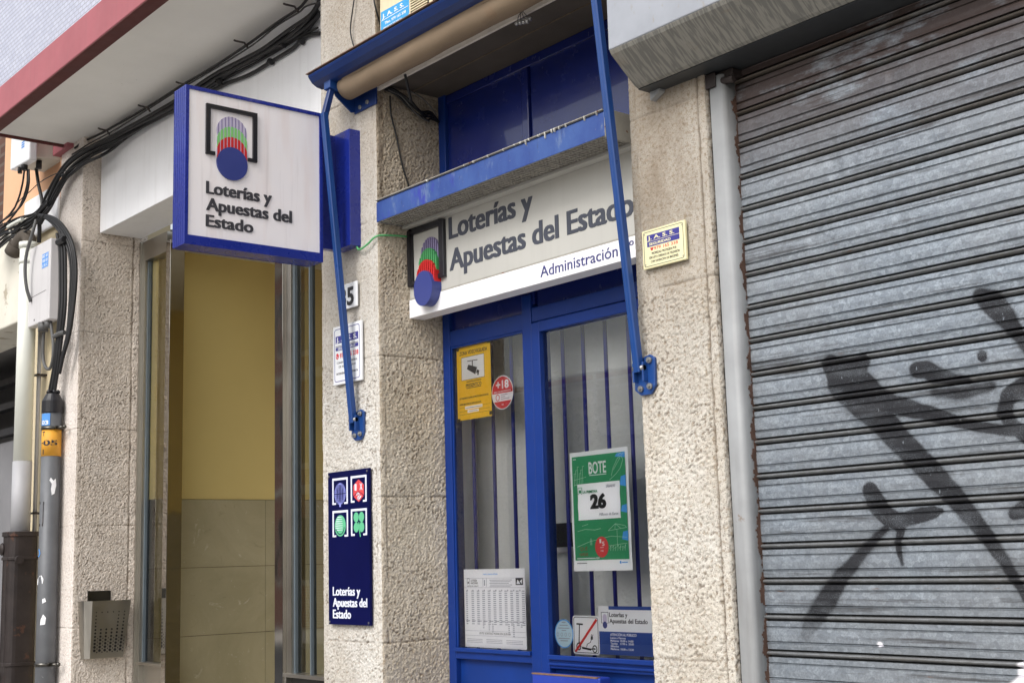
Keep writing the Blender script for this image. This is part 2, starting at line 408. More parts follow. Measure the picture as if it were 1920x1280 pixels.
M['beige_render'] = plain('beige_render', C(206,192,162), .9, var=.1, vs=4, spots=(7, .64, C(182,174,160)), bump=.3, bs=140)
M['orange_render'] = plain('orange_render', C(226,178,142), .9, var=.06, vs=3, bump=.25, bs=120)
M['neighbour_beam'] = plain('stained_white_render', C(216,212,200), .9, var=.1, vs=4, spots=(5, .6, C(176,166,148)), bump=.3, bs=80)
M['garage_grey'] = plain('dark_garage_render', C(112,110,110), .9, var=.2, vs=3)  # one dark grey for the garage's walls, ceiling and lamp
M['metal_door'] = plain('grey_metal_sheet', C(138,138,142), .5, .2, var=.08, vs=3)
M['stucco'] = None
def stucco():
    t = NT('grey_stucco_board')
    c = t.mix(t.ramp(t.noise(2.4, detail=5), (.35, 0.0), (.65, 1.0)), C(212,216,214), C(230,233,232))
    return t.done(c, .85, 0, t.bump(t.noise(70, detail=4, rough=.6), .9, .006), .2)
M['stucco'] = stucco()
def brick(name, c1, c2, mort, scale, bw=.22, bh=.07, msz=.012, axis='xz', bumps=.5):
    t = NT(name)
    x = t.sep(); cb = t.n("ShaderNodeCombineXYZ")
    t.t.links.new(x[0], cb.inputs[0]); t.t.links.new(x[2], cb.inputs[1])
    b = t.n("ShaderNodeTexBrick"); t.t.links.new(cb.outputs[0], b.inputs['Vector'])
    b.inputs['Color1'].default_value = c1; b.inputs['Color2'].default_value = c2; b.inputs['Mortar'].default_value = mort
    b.inputs['Scale'].default_value = scale; b.inputs['Brick Width'].default_value = bw; b.inputs['Row Height'].default_value = bh; b.inputs['Mortar Size'].default_value = msz
    c = t.mix(t.ramp(t.noise(3, detail=5), (.3, 0.0), (.7, .25)), b.outputs[0], tuple(v*.7 for v in c1[:3])+(1,))
    return t.done(c, .8, 0, t.bump(b.outputs[1], -bumps, .004), .3)
M['tile_wall'] = brick('pale_lilac_tile', C(196,200,216), C(182,186,204), C(146,148,160), 1.0, .05, .025, .0022, bumps=.4)
M['far_brick'] = brick('far_red_brick', C(160,92,74), C(142,80,66), C(180,168,156), 1.0)
M['red_brick'] = brick('red_facade_brick', C(98,70,60), C(84,60,52), C(104,92,84), 1.0)
def shutter_mat():
    t = NT('galvanised_shutter')
    x = t.sep()
    sp = t.vor(95, sc=(.6,1,1), out='Color')
    bw = t.n("ShaderNodeRGBToBW"); t.t.links.new(sp, bw.inputs[0])
    c = t.mix(bw.outputs[0], C(126,135,146), C(172,182,193))
    c = t.mix(t.ramp(t.noise(170, detail=4, rough=.7), (.42, 0.0), (.62, .6)), c, C(116,122,128))
    c = t.mix(t.ramp(t.noise(2.5, detail=5), (.4, 0.0), (.7, .4)), c, C(150,150,150))
    # soot streaks that run along the slats, rust patches, dark brown mottling that grows towards the top
    st = t.noise(22, sc=(.10,1,2.2), detail=6, rough=.65)
    c = t.mix(t.ramp(st, (.56, 0.0), (.68, .75)), c, C(66,64,64))
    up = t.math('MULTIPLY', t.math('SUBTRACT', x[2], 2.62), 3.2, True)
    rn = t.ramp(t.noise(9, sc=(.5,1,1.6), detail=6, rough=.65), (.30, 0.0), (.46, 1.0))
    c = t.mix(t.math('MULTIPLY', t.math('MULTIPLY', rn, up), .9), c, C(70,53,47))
    c = t.mix(t.ramp(t.noise(20, sc=(.22,1,2.6), detail=6, rough=.7), (.675, 0.0), (.71, .9)), c, C(124,84,54))
    tube = t.attr('tubepart')
    c = t.mix(t.math('MULTIPLY', tube, .5), c, C(108,102,92))
    groove_dark = t.attr('groove_dark')
    c = t.mix(t.math('MULTIPLY', groove_dark, .8), c, C(52,48,42))  # darker tint in the grooves and gaps of the slats
    paint = t.attr('paint'); wp = t.attr('whitepaint')
    pn = t.math('MULTIPLY', paint, t.ramp(t.noise(420, detail=2), (.25, .72), (.55, 1.15)), True)
    pn = t.math('MULTIPLY', pn, .97, True)
    pn = t.math('MULTIPLY', pn, t.ramp(t.noise(75, sc=(1,1,.3), detail=3), (.70, 1.0), (.73, .15)), True)
    c = t.mix(pn, c, C(26,26,31)); c = t.mix(wp, c, C(228,226,232))
    c = t.mix(t.attr('redpaint'), c, C(190,40,52))
    met = t.math('MULTIPLY', t.math('SUBTRACT', 1.0, t.math('MAXIMUM', pn, wp), True), .45)
    return t.done(c, .46, met, t.bump(t.noise(120, sc=(.5,1,1), detail=3), .12, .002), .4)
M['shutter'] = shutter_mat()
def housing_mat():
    t = NT('housing_white_paint')
    c = t.mix(t.ramp(t.noise(6, detail=5), (.3, 0.0), (.7, 1.0)), C(168,172,181), C(148,152,160))
    c = t.mix(t.ramp(t.noise(11, detail=6, rough=.62), (.685, 0.0), (.695, 1.0)), c, C(116,58,46))
    c = t.mix(t.ramp(t.noise(34, sc=(1,1,.5), detail=4, rough=.6), (.62, 0.0), (.70, .55)), c, C(150,142,128))
    return t.done(c, .5, 0, t.bump(t.noise(60, sc=(1,1,.5), detail=4), .2, .003), .4)
M['housing'] = housing_mat()
def drip_mat():
    t = NT('dripped_grey_paint')
    st = t.noise(130, sc=(1,.11,.11), detail=2, rough=.5, dist=.5)
    c = t.mix(t.ramp(st, (.44, 0.0), (.56, 1.0)), C(112,111,107), C(138,136,129))
    c = t.mix(t.ramp(t.noise(7, sc=(1,2,2), detail=6, rough=.7), (.60, 0.0), (.72, .35)), c, C(118,98,80))
    return t.done(c, .6, 0, t.bump(st, .5, .004), .35)
M['drips'] = drip_mat()
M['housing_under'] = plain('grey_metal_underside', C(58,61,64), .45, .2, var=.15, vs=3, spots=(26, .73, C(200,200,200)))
M['guide'] = plain('grey_white_guide_paint', C(150,152,154), .55, 0, var=.12, vs=7, spots=(9, .70, C(124,106,90)), streak=.30)
M['rust'] = plain('rust_brown', C(82,60,50), .85, .1, var=.35, vs=25, bump=.4, bs=120)
M['plate_white'] = plain('white_enamel_plate', C(232,234,238), .4, var=.04, vs=8)
M['pavement'] = plain('pavement_slabs', C(170,166,160), .9, var=.1, vs=2, bump=.2, bs=60)
M['asphalt'] = plain('asphalt', (.06,.06,.062,1), .9, var=.2, vs=2, bump=.4, bs=120)
M['roof_tile'] = plain('terracotta_roof', C(150,78,60), .85, var=.2, vs=6)
M['pale_facade'] = plain('pale_facade_render', C(196,190,178), .9, var=.06, vs=1)
M['dark_glass'] = plain('dark_window_pane', C(40,44,50), .1, var=.1)
def leaf():
    t = NT('leaf_green'); c = t.mix(t.noise(3, detail=3), (.03, .06, .018, 1), (.08, .12, .035, 1)); return t.done(c, .6)
M['leaf'] = leaf()
M['bark'] = plain('bark', (.12,.09,.06,1), .95, var=.3, vs=8)
M['car_silver'] = plain('silver_car_paint', C(170,174,178), .25, .6, var=.04)

# ================================================================== THE BUILDING
YP = -0.32
COURSES = (0.205, 0.760, 1.313, 1.869, 2.423, 2.975, 3.53, 4.08)
def relief(u, z, coarse, seed, a=.42):
    """bush-hammered stone: u along the wall, z up, coarse 0..1"""
    ca, sa = np.cos(a), np.sin(a)
    u = u + perlin(u/.03, z/.03, 3)*.006; z = z + perlin(u/.03, z/.03, 4)*.006
    p, q = u*ca + z*sa, -u*sa + z*ca
    n1 = perlin(p/.0125, q/.0088, seed); n2 = perlin(u/.0074, z/.0068, seed+1); n5 = perlin(u/.0125, z/.0125, seed+7); n6 = perlin(u/.0049, z/.0046, seed+12); n4 = perlin(p/.040, q/.022, seed+3); n3 = perlin(u/.11, z/.11, seed+2)
    pit = sstep(.16, .40, n1+.5*n2+.45*n4)
    h = -.0046*pit + .0030*np.abs(n5) + .0026*n2 + .0013*n6 + .003*n4
    f = perlin(u/.009, z/.013, seed+5)*.0020 + n2*.0010
    return h*coarse + f*(1-coarse) + n3*.003, pit*coarse
def pillar_part(name, path, coarse_fn, mat, parent, seed, label=None, strips=(), joints=COURSES, ztop=4.9, tan=0.0, ylines=()):
    """path: corner points (x,y) of the plan, walked so that the outside is on the right"""
    st = 0.0034; P = []; Nn = []; S = []; acc = 0; segid = []
    for i in range(len(path)-1):
        a = Vector(path[i]); b = Vector(path[i+1]); L = (b-a).length; n = max(2, round(L/st)); d = (b-a)/L; nr = Vector((d.y, -d.x))
        for k in range(n):
            P.append(a+d*(L*k/n)); Nn.append(nr.copy()); S.append(acc+L*k/n); segid.append(i)
        if i: Nn[-n] = (Nn[-n] + Nn[-n-1]).normalized()*1.2
        acc += L
    P.append(Vector(path[-1])); Nn.append(Nn[-1]); S.append(acc); segid.append(len(path)-2)
    zs = np.concatenate([np.arange(0, .9, .06), np.arange(.9, 4.4, .0034), np.arange(4.4, ztop+.01, .05)])
    S = np.array(S); U, Z = np.meshgrid(S, zs); seg = np.array(segid)[None, :].repeat(len(zs), 0)
    X = np.array([p.x for p in P])[None, :].repeat(len(zs), 0)
    co = coarse_fn(X, Z, seg)
    H, PIT = relief(U, Z, co, seed, np.where(seg == 2, 1.05, .42))
    corner = np.ones_like(S)*9
    acc = 0
    for i in range(len(path)-1):
        if i: corner = np.minimum(corner, np.abs(S-acc))
        acc += (Vector(path[i+1])-Vector(path[i])).length
    H = H - .005*np.exp(-(corner/.006)**2)[None, :]
    g = PIT*.75*sstep(-.25, .35, perlin(U/.13, Z/.16, seed+11))  # pits of the relief coloured darker, broken up by noise
    edge = (corner < .03)[None, :]
    H = np.where(edge, H*.55, H)
    cl = np.exp(-((corner-.03)/.0035)**2)[None, :]*sstep(-.1, .25, perlin(U*0+1.3, Z/.07, seed+8)); H -= .003*cl; g += .35*cl
    g = np.where((seg == 2) & (corner < .034)[None, :] & (tan > .5), g + .55*sstep(2.85, 3.1, Z)*sstep(-.5, .3, perlin(U/.02, Z/.14, seed+9)), g)
    for zj in joints:
        w = np.exp(-((Z-zj+.0015*perlin(U/.05, Z*0+.5, 9))/.0035)**2)*sstep(-.35, .1, perlin(U/.09, Z*0+zj*7.7, seed+6)); H -= .004*w; g += .45*w
    for (x0, zz) in strips:
        w = np.exp(-((X-x0+.0012*perlin(Z/.06, Z*0, 12))/.0032)**2)*(seg == 1); H -= .006*w; g += .7*w
    YY_ = np.array([p.y for p in P])[None, :]
    for y0 in ylines:
        w = np.exp(-((YY_-y0-.004*perlin(Z/.12, Z*0+.3, 14))/.0055)**2)*(seg == 2); H -= .006*w; g += .85*w*sstep(-.5, .3, perlin(Z/.10, Z*0+.8, 15))
    NX = np.array([n.x for n in Nn]); NY = np.array([n.y for n in Nn]); PX = np.array([p.x for p in P]); PY = np.array([p.y for p in P])
    VX = PX[None, :]+NX[None, :]*H; VY = PY[None, :]+NY[None, :]*H
    nz, ns = H.shape
    V = np.stack([VX, VY, Z], -1).reshape(-1, 3)
    idx = np.arange(nz*ns).reshape(nz, ns)
    Fq = np.stack([idx[:-1, :-1], idx[:-1, 1:], idx[1:, 1:], idx[1:, :-1]], -1).reshape(-1, 4)
    org = parent_origin(parent)
    me = bpy.data.meshes.new(name); me.vertices.add(len(V)); me.vertices.foreach_set('co', (V-np.array(org)).ravel())
    me.loops.add(Fq.size); me.loops.foreach_set('vertex_index', Fq.ravel()); me.polygons.add(len(Fq))
    me.polygons.foreach_set('loop_start', np.arange(0, Fq.size, 4)); me.polygons.foreach_set('loop_total', np.full(len(Fq), 4))
    me.polygons.foreach_set('use_smooth', np.ones(len(Fq), bool)); me.update(calc_edges=True)
    at = me.attributes.new('darkening', 'FLOAT', 'POINT'); at.data.foreach_set('value', np.clip(g, 0, 1).ravel().astype(np.float32))
    me.attributes.new('tan', 'FLOAT', 'POINT').data.foreach_set('value', ((seg == 2)*tan).ravel().astype(np.float32))
    me.materials.append(mat)
    ob = bpy.data.objects.new(name, me); COL.objects.link(ob); ob.parent = parent
    if label: ob['label'] = label
    return ob

bld = thing('stone_building', 'stone fronted building with rough pillars, white fascia and tiled bay over the shops', 'building', (-4.0, 0, 0))
def two_zone(zb, front_seg=1, soft=.05):
    def f(X, Z, seg):
        c = np.ones_like(Z)
        up = sstep(zb-soft, zb+soft, Z)
        return np.where(seg == front_seg, 1-up*.85, c)
    return f
pillar_part('stone_pillar', [(-4.754, .06), (-4.754, YP), (-4.322, YP), (-4.322, .06)], two_zone(2.425, soft=.004), M['stone'], bld, 1, 'rough pillar carrying the house number plate', tan=.85)
pillar_part('stone_pillar', [(-2.88, .06), (-2.88, YP), (-2.555, YP), (-2.555, -.05)], two_zone(2.40, soft=.02), M['stone_tan'], bld, 21, 'tan pillar beside the roller shutter', strips=((-2.588, 0),), joints=(1.313, 2.42, 2.975))
pillar_part('stone_pillar', [(-7.80, .06), (-7.80, YP), (-7.443, YP), (-7.443, .09)], two_zone(0.0), M['stone_pale'], bld, 41, 'pale pinkish pillar behind the cables', joints=(.2, .76, 1.30, 1.869, 2.423, 2.988, 3.53), tan=.35, ylines=(.004,))
pillar_part('stone_pillar', [(1.10, .06), (1.10, YP), (1.45, YP), (1.45, .06)], two_zone(2.4), M['stone'], bld, 61)
# concealed core of each pillar (keeps them solid from behind)
core = MB()
for a, b in ((-4.74, -4.336), (-2.866, -2.575), (-7.786, -7.457), (1.115, 1.435)): MB().box(a, b, -.30, .06, 0, 4.88).build('pillar_core', M['joint'], bld)
# lintel over the shop door: slab with a pale lip
MB().box(-4.318, -2.884, -.301, .10, 3.540, 3.70).build('lintel', M['concrete'], bld, .004)
lip = MB().box(-4.318, -2.884, -.318, -.304, 3.510, 3.70)
lip.build('lintel_lip', M['concrete_pale'], bld, .004)
MB().box(-4.318, -2.884, -.150, -.146, 3.537, 3.5405).build('soffit_joint', M['joint'], bld)
MB().box(-4.74, 1.2, .10, .30, 3.56, 6.5).build('upper_wall', M['beige_render'], bld)
# white fascia over the lobby
MB().box(-7.435, -4.757, -.213, .048, 3.583, 4.158).build('fascia', M['white_plaster'], bld, .004)
# bay / balcony over the lobby
bay = MB().box(-7.655, -4.76, -.755, .02, 4.16, 4.24).build('bay_soffit', M['soffit'], bld, .003)
band = MB().box(-7.70, -4.76, -.835, -.757, 4.1595, 4.345)
band.build('bay_band', M['red_band'], bld, .004)
MB().box(-7.70, -4.76, -.8345, -.7575, 4.152, 4.158).box(-7.675, -7.655, -.757, .02, 4.146, 4.20).build('bay_edge', M['red_dark'], bld)
MB().box(-7.655, -4.76, -.815, .0, 4.347, 6.6).build('bay_wall', M['tile_wall'], bld)
MB().box(-7.84, -7.60, -.36, -.10, 4.135, 4.52).build('wall_band', M['red_band'], bld, .004)
# lobby behind the steel portal
lob = MB().box(-7.55, -7.30, .10, 4.0, 2.015, 3.52).box(-7.55, -4.60, 3.8, 4.0, 2.015, 3.52).box(-5.0, -4.76, .16, 4.0, 2.015, 3.52)
lob.build('lobby_wall', M['yellow_wall'], bld)
wn_ = MB()
for i, (za, zb) in enumerate(((0, .435), (.438, .826), (.829, 1.222), (1.225, 1.614), (1.617, 2.012))):
    for ya, yb in ((.10, .812), (.815, 1.60), (1.603, 2.4), (2.403, 3.8)):
        wn_.box(-7.5, -7.292, ya, yb, za, zb)
    for xa, xb in ((-7.29, -6.4), (-6.397, -5.5), (-5.497, -4.9)): wn_.box(xa, xb, 3.79, 3.95, za, zb)
    wn_.box(-5.008, -4.80, .16, 3.78, za, zb)
wn_.build('lobby_wainscot', M['marble'], bld)
MB().box(-7.5, -7.297, .1, 3.9, 0, 2.013).build('wainscot_joint', M['joint'], bld)
MB().box(-7.6, -4.6, .10, 4.0, 3.50, 3.56).build('lobby_ceiling', M['ceiling'], bld)
MB().box(-7.6, -4.6, .0, 4.0, .0, .02).build('lobby_floor', M['marble'], bld)
# room behind the shop front
MB().box(-4.45, -2.87, .19, .215, 0.0, 3.5).build('shop_partition', M['stucco'], bld)
MB().box(-4.40, -4.365, .05, .189, 1.0, 2.6).build('shop_return', M['white_plaster'], bld)
slot = MB().box(-3.915, -3.74, .181, .189, 1.655, 1.745).build('hatch_opening', M['black'], bld)
MB().box(-3.925, -3.73, .16, .188, 1.632, 1.653).build('hatch_ledge', M['box_grey'], bld, .002)
# wall behind the shutter
MB().box(-2.57, 1.12, -.04, .1, 0, 6.4).build('back_wall', M['joint'], bld)

# ================================================================== SHOP DOOR
dr = thing('shop_entrance', 'blue painted metal shop door and window with glass panes and bars', 'shop door', (-3.6, 0, 0))
fr = MB()
fr.box(-4.316, -4.270, -.012, .045, 0, 3.55)                       # jamb
fr.box(-2.93, -2.884, -.012, .045, 0, 3.55)
fr.box(-3.806, -3.752, -.014, .045, 0, 2.60)                       # post between window and leaf
fr.box(-4.27, -3.806, -.010, .045, 2.470, 2.535)                   # rail over the window
fr.box(-3.752, -2.93, -.010, .045, 2.492, 2.548)                   # rail over the leaf
fr.box(-4.27, -3.806, -.012, .045, 1.238, 1.272)                   # rail under the window
fr.box(-4.27, -3.806, -.010, .045, .06, .16)
fr.build('frame', M['door_blue'], dr, .003)
MB().box(-3.778, -3.738, -.006, .045, 2.56, 3.50).box(-4.27, -2.93, -.004, .045, 3.50, 3.539).build('transom_frame', M['deep_blue'], dr, .003)
bd = MB()
bd.box(-4.27, -3.806, -.022, -.008, 1.266, 1.281)
bd.box(-4.27, -4.262, -.006, .02, 1.281, 2.470).box(-3.814, -3.806, -.006, .02, 1.281, 2.470)
bd.box(-4.262, -3.814, -.006, .02, 2.462, 2.470)
bd.build('glazing_bead', M['door_blue_in'], dr, .0015)
MB().box(-4.27, -3.806, .012, .03, .16, 1.238).build('kick_panel', M['door_blue_in'], dr)
MB().box(-4.272, -3.786, .006, .03, 2.535, 3.50).box(-3.732, -2.93, .006, .03, 2.548, 3.50).build('transom_panel', M['deep_blue'], dr)
MB().quad((-4.262, 0, 1.281), (-3.814, 0, 1.281), (-3.814, 0, 2.462), (-4.262, 0, 2.462)).build('window_pane', M['glass'], dr)
br = None
for x in (-4.254, -4.122, -3.998, -3.874):
    b = MB().cyl((x, .088, 1.24), (x, .088, 2.5), .0075, 10).build('bar', M['bar_blue'], dr)
leaf = MB()
leaf.box(-3.746, -3.700, -.020, .035, .05, 2.486).box(-2.975, -2.934, -.020, .035, .05, 2.486)
leaf.box(-3.700, -2.975, -.020, .035, 2.448, 2.486).box(-3.700, -2.975, -.018, .035, 1.226, 1.266).box(-3.700, -2.975, -.018, .035, .05, .16)
lf = leaf.build('door_leaf', M['door_blue'], dr, .003)
MB().box(-3.700, -2.975, -.030, -.014, 1.258, 1.274).box(-3.700, -2.975, -.026, -.015, 1.238, 1.246).build('leaf_moulding', M['door_blue'], lf, .002)
MB().box(-3.700, -2.975, .008, .026, .16, 1.226).build('leaf_panel', M['door_blue_in'], lf)
MB().quad((-3.700, 0, 1.274), (-2.975, 0, 1.274), (-2.975, 0, 2.448), (-3.700, 0, 2.448)).build('door_pane', M['glass'], lf)
for x in (-3.692, -3.578, -3.458, -3.338, -3.218, -3.098):
    MB().cyl((x, .088, 1.24), (x, .088, 2.5), .0075, 10).build('bar', M['bar_blue'], lf)
lk = MB().box(-3.735, -3.380, -.075, -.022, .98, 1.212).build('lock_cover', M['chipped_blue'], lf, .006)
for sx_, sz_, sr_ in ((-3.62, 1.150, .017), (-3.71, 1.160, .007)): MB().cyl((sx_, -.080, sz_), (sx_, -.074, sz_), sr_, 16).build('lock_screw', M['rust'], lf)
MB().box(-3.735, -3.39, -.0765, -.060, 1.209, 1.2135).build('bare_edge', M['rust_top'], lf)

# ================================================================== STEEL PORTAL OF THE LOBBY
po = thing('lobby_portal', 'polished steel portal with glass side panes beside the yellow lobby', 'entrance', (-6.2, .05, 0))
MB().box(-7.091, -7.035, .051, .140, 0, 3.5).build('post', M['mirror'], po, .0015)
MB().box(-5.816, -5.737, .051, .150, 0, 3.5).build('post', M['mirror'], po, .0015)
MB().box(-7.440, -7.425, .040, .12, 0, 3.56).box(-7.425, -7.091, .055, .13, 3.44, 3.56).box(-5.737, -4.757, .055, .14, 3.44, 3.56).box(-7.035, -5.816, .06, .14, 3.48, 3.56).build('head_frame', M['steel'], po, .001)
MB().box(-7.425, -7.395, .056, .12, .0, 3.44).box(-7.425, -7.091, .050, .12, 1.078, 1.094).box(-5.737, -4.757, .050, .14, 1.092, 1.108).box(-5.736, -5.690, .070, .15, 1.108, 3.44).box(-5.735, -5.715, .056, .15, 0, 1.092).build('glazing_frame', M['steel'], po, .001)
for g_ in ((-7.395, -7.383, .075, .105, 1.094), (-5.690, -5.676, .085, .12, 1.108), (-5.54, -5.53, .085, .115, 1.108)): MB().box(*g_, 3.44).build('gasket', M['gasket'], po)
MB().quad((-7.383, .09, 1.094), (-7.091, .09, 1.094), (-7.091, .09, 3.44), (-7.383, .09, 3.44)).build('side_pane', M['glass_lobby'], po)
MB().quad((-5.676, .10, 1.108), (-4.757, .10, 1.108), (-4.757, .10, 3.44), (-5.676, .10, 3.44)).build('side_pane', M['glass_lobby'], po)
MB().box(-7.395, -7.091, .085, .11, 0, 1.078).build('base_panel', M['steel'], po)
MB().box(-5.715, -4.757, .085, .11, 0, 1.092).build('base_panel', M['black_panel'], po)

# ================================================================== ROLLER SHUTTER
rs = thing('roller_shutter', 'galvanised roller shutter with black graffiti and a white painted housing', 'shutter', (-1, -.26, 0))
PITCH = .09780; YS = -.255
def slat_profile():
    # (fraction of the pitch from the slat's top, depth: + is towards the street, tube, groove_dark)
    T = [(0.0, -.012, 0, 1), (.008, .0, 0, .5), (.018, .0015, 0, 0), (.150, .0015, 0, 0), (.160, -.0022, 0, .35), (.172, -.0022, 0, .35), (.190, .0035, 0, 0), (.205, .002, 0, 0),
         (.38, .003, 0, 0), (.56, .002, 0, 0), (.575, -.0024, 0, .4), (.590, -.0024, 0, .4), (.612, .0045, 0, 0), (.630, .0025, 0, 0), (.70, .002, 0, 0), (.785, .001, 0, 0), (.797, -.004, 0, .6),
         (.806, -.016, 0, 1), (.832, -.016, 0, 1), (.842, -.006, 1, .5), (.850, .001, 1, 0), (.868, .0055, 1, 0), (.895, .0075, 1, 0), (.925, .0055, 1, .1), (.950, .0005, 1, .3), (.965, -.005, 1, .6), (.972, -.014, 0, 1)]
    out = [T[0]]
    for a, b in zip(T[:-1], T[1:]):
        n = max(1, int(math.ceil((b[0]-a[0])/.034)))
        for k in range(1, n+1):
            f = k/n; out.append((a[0]+(b[0]-a[0])*f, a[1]+(b[1]-a[1])*f, a[2]+(b[2]-a[2])*f, a[3]+(b[3]-a[3])*f))
    return out
GRAF = [ # strokes of spray paint on the metal: points (x, z, radius), soft edge
 ([(-2.21,2.112,.030),(-2.165,2.064,.062),(-2.11,2.003,.052),(-2.06,1.945,.040),(-2.008,1.886,.036),(-1.927,1.804,.034),(-1.857,1.728,.028),(-1.791,1.646,.022),(-1.743,1.575,.017),(-1.70,1.497,.011),(-1.66,1.43,.006)], .022),
 ([(-2.20,2.10,.03),(-2.12,2.095,.03),(-2.105,2.108,.022)], .022),
 ([(-2.13,2.07,.035),(-2.081,2.016,.034),(-2.02,1.985,.024),(-1.992,1.975,.026),(-1.94,1.958,.020),(-1.881,1.937,.019),(-1.83,1.918,.015),(-1.776,1.903,.014),(-1.705,1.887,.014),(-1.662,1.883,.018),(-1.58,1.885,.024)], .018),
 ([(-1.945,2.066,.022),(-1.918,2.064,.024),(-1.89,2.046,.024),(-1.84,2.03,.014),(-1.80,2.02,.009)], .02),
 ([(-1.90,2.0,.012),(-1.82,1.99,.016),(-1.74,2.0,.014)], .035),
 ([(-1.757,2.077,.0145),(-1.7565,2.0765,.0145)], .006),
 ([(-1.75,2.225,.02),(-1.715,2.20,.034),(-1.687,2.162,.028),(-1.655,2.11,.018),(-1.62,2.05,.012)], .025),
 ([(-1.60,1.997,.03),(-1.652,1.989,.026),(-1.698,1.968,.022),(-1.712,1.935,.020),(-1.695,1.90,.02),(-1.664,1.872,.018),(-1.60,1.83,.016)], .012),
 ([(-2.125,1.778,.008),(-2.112,1.768,.024),(-2.092,1.728,.030),(-2.066,1.70,.026),(-2.035,1.683,.024),(-2.0,1.690,.020),(-1.96,1.698,.020),(-1.925,1.704,.016),(-1.905,1.706,.007)], .012),
 ([(-2.02,1.676,.014),(-2.034,1.64,.011),(-2.037,1.612,.010),(-2.030,1.575,.004)], .012),
 ([(-2.07,1.668,.010),(-2.105,1.642,.013),(-2.143,1.612,.016),(-2.19,1.572,.021),(-2.226,1.542,.026),(-2.27,1.49,.032),(-2.33,1.425,.030),(-2.352,1.393,.018)], .030),
 ([(-1.60,1.705,.03),(-1.679,1.700,.024),(-1.708,1.690,.016)], .012)]
def sheet_mesh():
    xs = np.concatenate([np.arange(-2.52, -1.55, .0036), np.arange(-1.55, 1.12, .06)])
    prof = slat_profile(); zt = 3.10 - 0.0
    z0 = 1.4240 + PITCH*.028   # a dark seam of the photograph lies at z = 1.424
    ks = range(-14, 18)
    Z = []; Y = []; Tb = []; Dt = []
    for k in sorted(ks, reverse=True):
        ztop = z0 + k*PITCH
        for fr_, dy, tb, dt in prof:
            Z.append(ztop-fr_*PITCH); Y.append(YS-dy); Tb.append(tb); Dt.append(dt)
    Z = np.array(Z); Y = np.array(Y)
    XX, ZZ = np.meshgrid(xs, Z)
    kk = np.floor((z0 - ZZ)/PITCH + .001)                     # every slat sits and bends a little differently
    YY = np.array(Y)[:, None] + .0016*perlin(XX/.5, ZZ/.3, 31) + .0022*perlin(XX/.7, kk*1.37+.5, 33)
    inside = np.sin(np.pi*np.clip(((z0 - ZZ)/PITCH + .001) % 1, 0, 1))
    YY += .0035*inside*sstep(.18, .5, perlin(XX/.10, kk*2.71+.4, 35))
    ZZ = ZZ + .0012*perlin(XX/.6, kk*1.91+.2, 37)
    paint = np.zeros_like(XX)
    wob = perlin(XX/.03, ZZ/.03, 17)*.004
    for pts, soft in GRAF:
        best = np.full_like(XX, 9.0)
        for (x0, zz0, r0), (x1, zz1, r1) in zip(pts[:-1], pts[1:]):
            dx, dz = x1-x0, zz1-zz0; L2 = dx*dx+dz*dz+1e-9
            t = np.clip(((XX-x0)*dx+(ZZ-zz0)*dz)/L2, 0, 1)
            best = np.minimum(best, np.hypot(XX-(x0+t*dx), ZZ-(zz0+t*dz)) - .98*(r0+(r1-r0)*t))
        paint = np.maximum(paint, (1-sstep(-soft*.30, soft*.22, best+wob*.7))*.9 + .28*(1-sstep(-soft*.2, soft*1.5, best)))
    fade = 1 - .45*sstep(1.50, 1.38, ZZ)*(XX < -2.0)
    paint = np.clip(paint, 0, 1)*fade*(.95+.35*perlin(XX/.09, ZZ/.03, 23))
    wp = (1-sstep(-.006, .006, np.hypot((XX+1.64)/1.0, (ZZ-1.24)/1.0)-.125+.03*perlin(XX/.05, ZZ/.05, 5)))
    wp = np.maximum(wp, 1-sstep(0, .003, np.hypot(XX+2.116, (ZZ-1.373)*1.2)-.007))
    rp = (1-sstep(-.004, .004, np.hypot(XX+1.668, ZZ-1.235)-.035+.02*perlin(XX/.03, ZZ/.03, 6)))
    nz, nx = XX.shape
    V = np.stack([XX, YY, ZZ], -1).reshape(-1, 3); idx = np.arange(nz*nx).reshape(nz, nx)
    Fq = np.stack([idx[:-1, :-1], idx[1:, :-1], idx[1:, 1:], idx[:-1, 1:]], -1).reshape(-1, 4)
    me = bpy.data.meshes.new('curtain'); me.vertices.add(len(V)); me.vertices.foreach_set('co', (V-np.array(parent_origin(rs))).ravel())
    me.loops.add(Fq.size); me.loops.foreach_set('vertex_index', Fq.ravel()); me.polygons.add(len(Fq))
    me.polygons.foreach_set('loop_start', np.arange(0, Fq.size, 4)); me.polygons.foreach_set('loop_total', np.full(len(Fq), 4))
    me.polygons.foreach_set('use_smooth', np.zeros(len(Fq), bool)); me.update(calc_edges=True)
    for nm, a in (('paint', paint), ('whitepaint', wp), ('redpaint', rp), ('tubepart', np.array(Tb)[:, None]+XX*0), ('groove_dark', np.array(Dt)[:, None]+XX*0)):
        me.attributes.new(nm, 'FLOAT', 'POINT').data.foreach_set('value', np.clip(a, 0, 1).ravel().astype(np.float32))
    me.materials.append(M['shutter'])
    ob = bpy.data.objects.new('curtain', me); COL.objects.link(ob); ob.parent = rs
    ob['label'] = 'galvanised slats sprayed with black graffiti'
sheet_mesh()
gprof = [(-2.547, -.20), (-2.5475, -.304), (-2.546, -.3075), (-2.542, -.309), (-2.508, -.311)] + [(-2.508+.018*math.sin(a), -.293-.018*math.cos(a)) for a in np.linspace(.12, math.pi/2, 7)] + [(-2.490, -.235), (-2.500, -.235), (-2.503, -.20)]
gd = MB().prism(gprof, 0, 3.02, 'z', True)
MB().box(-2.556, -2.5478, -.300, -.20, 0, 3.02).build('guide_gap', M['black_panel'], rs)
g1 = gd.build('guide_rail', M['guide'], rs)
ru = MB(); zs_ = np.arange(.9, 3.0, .006)
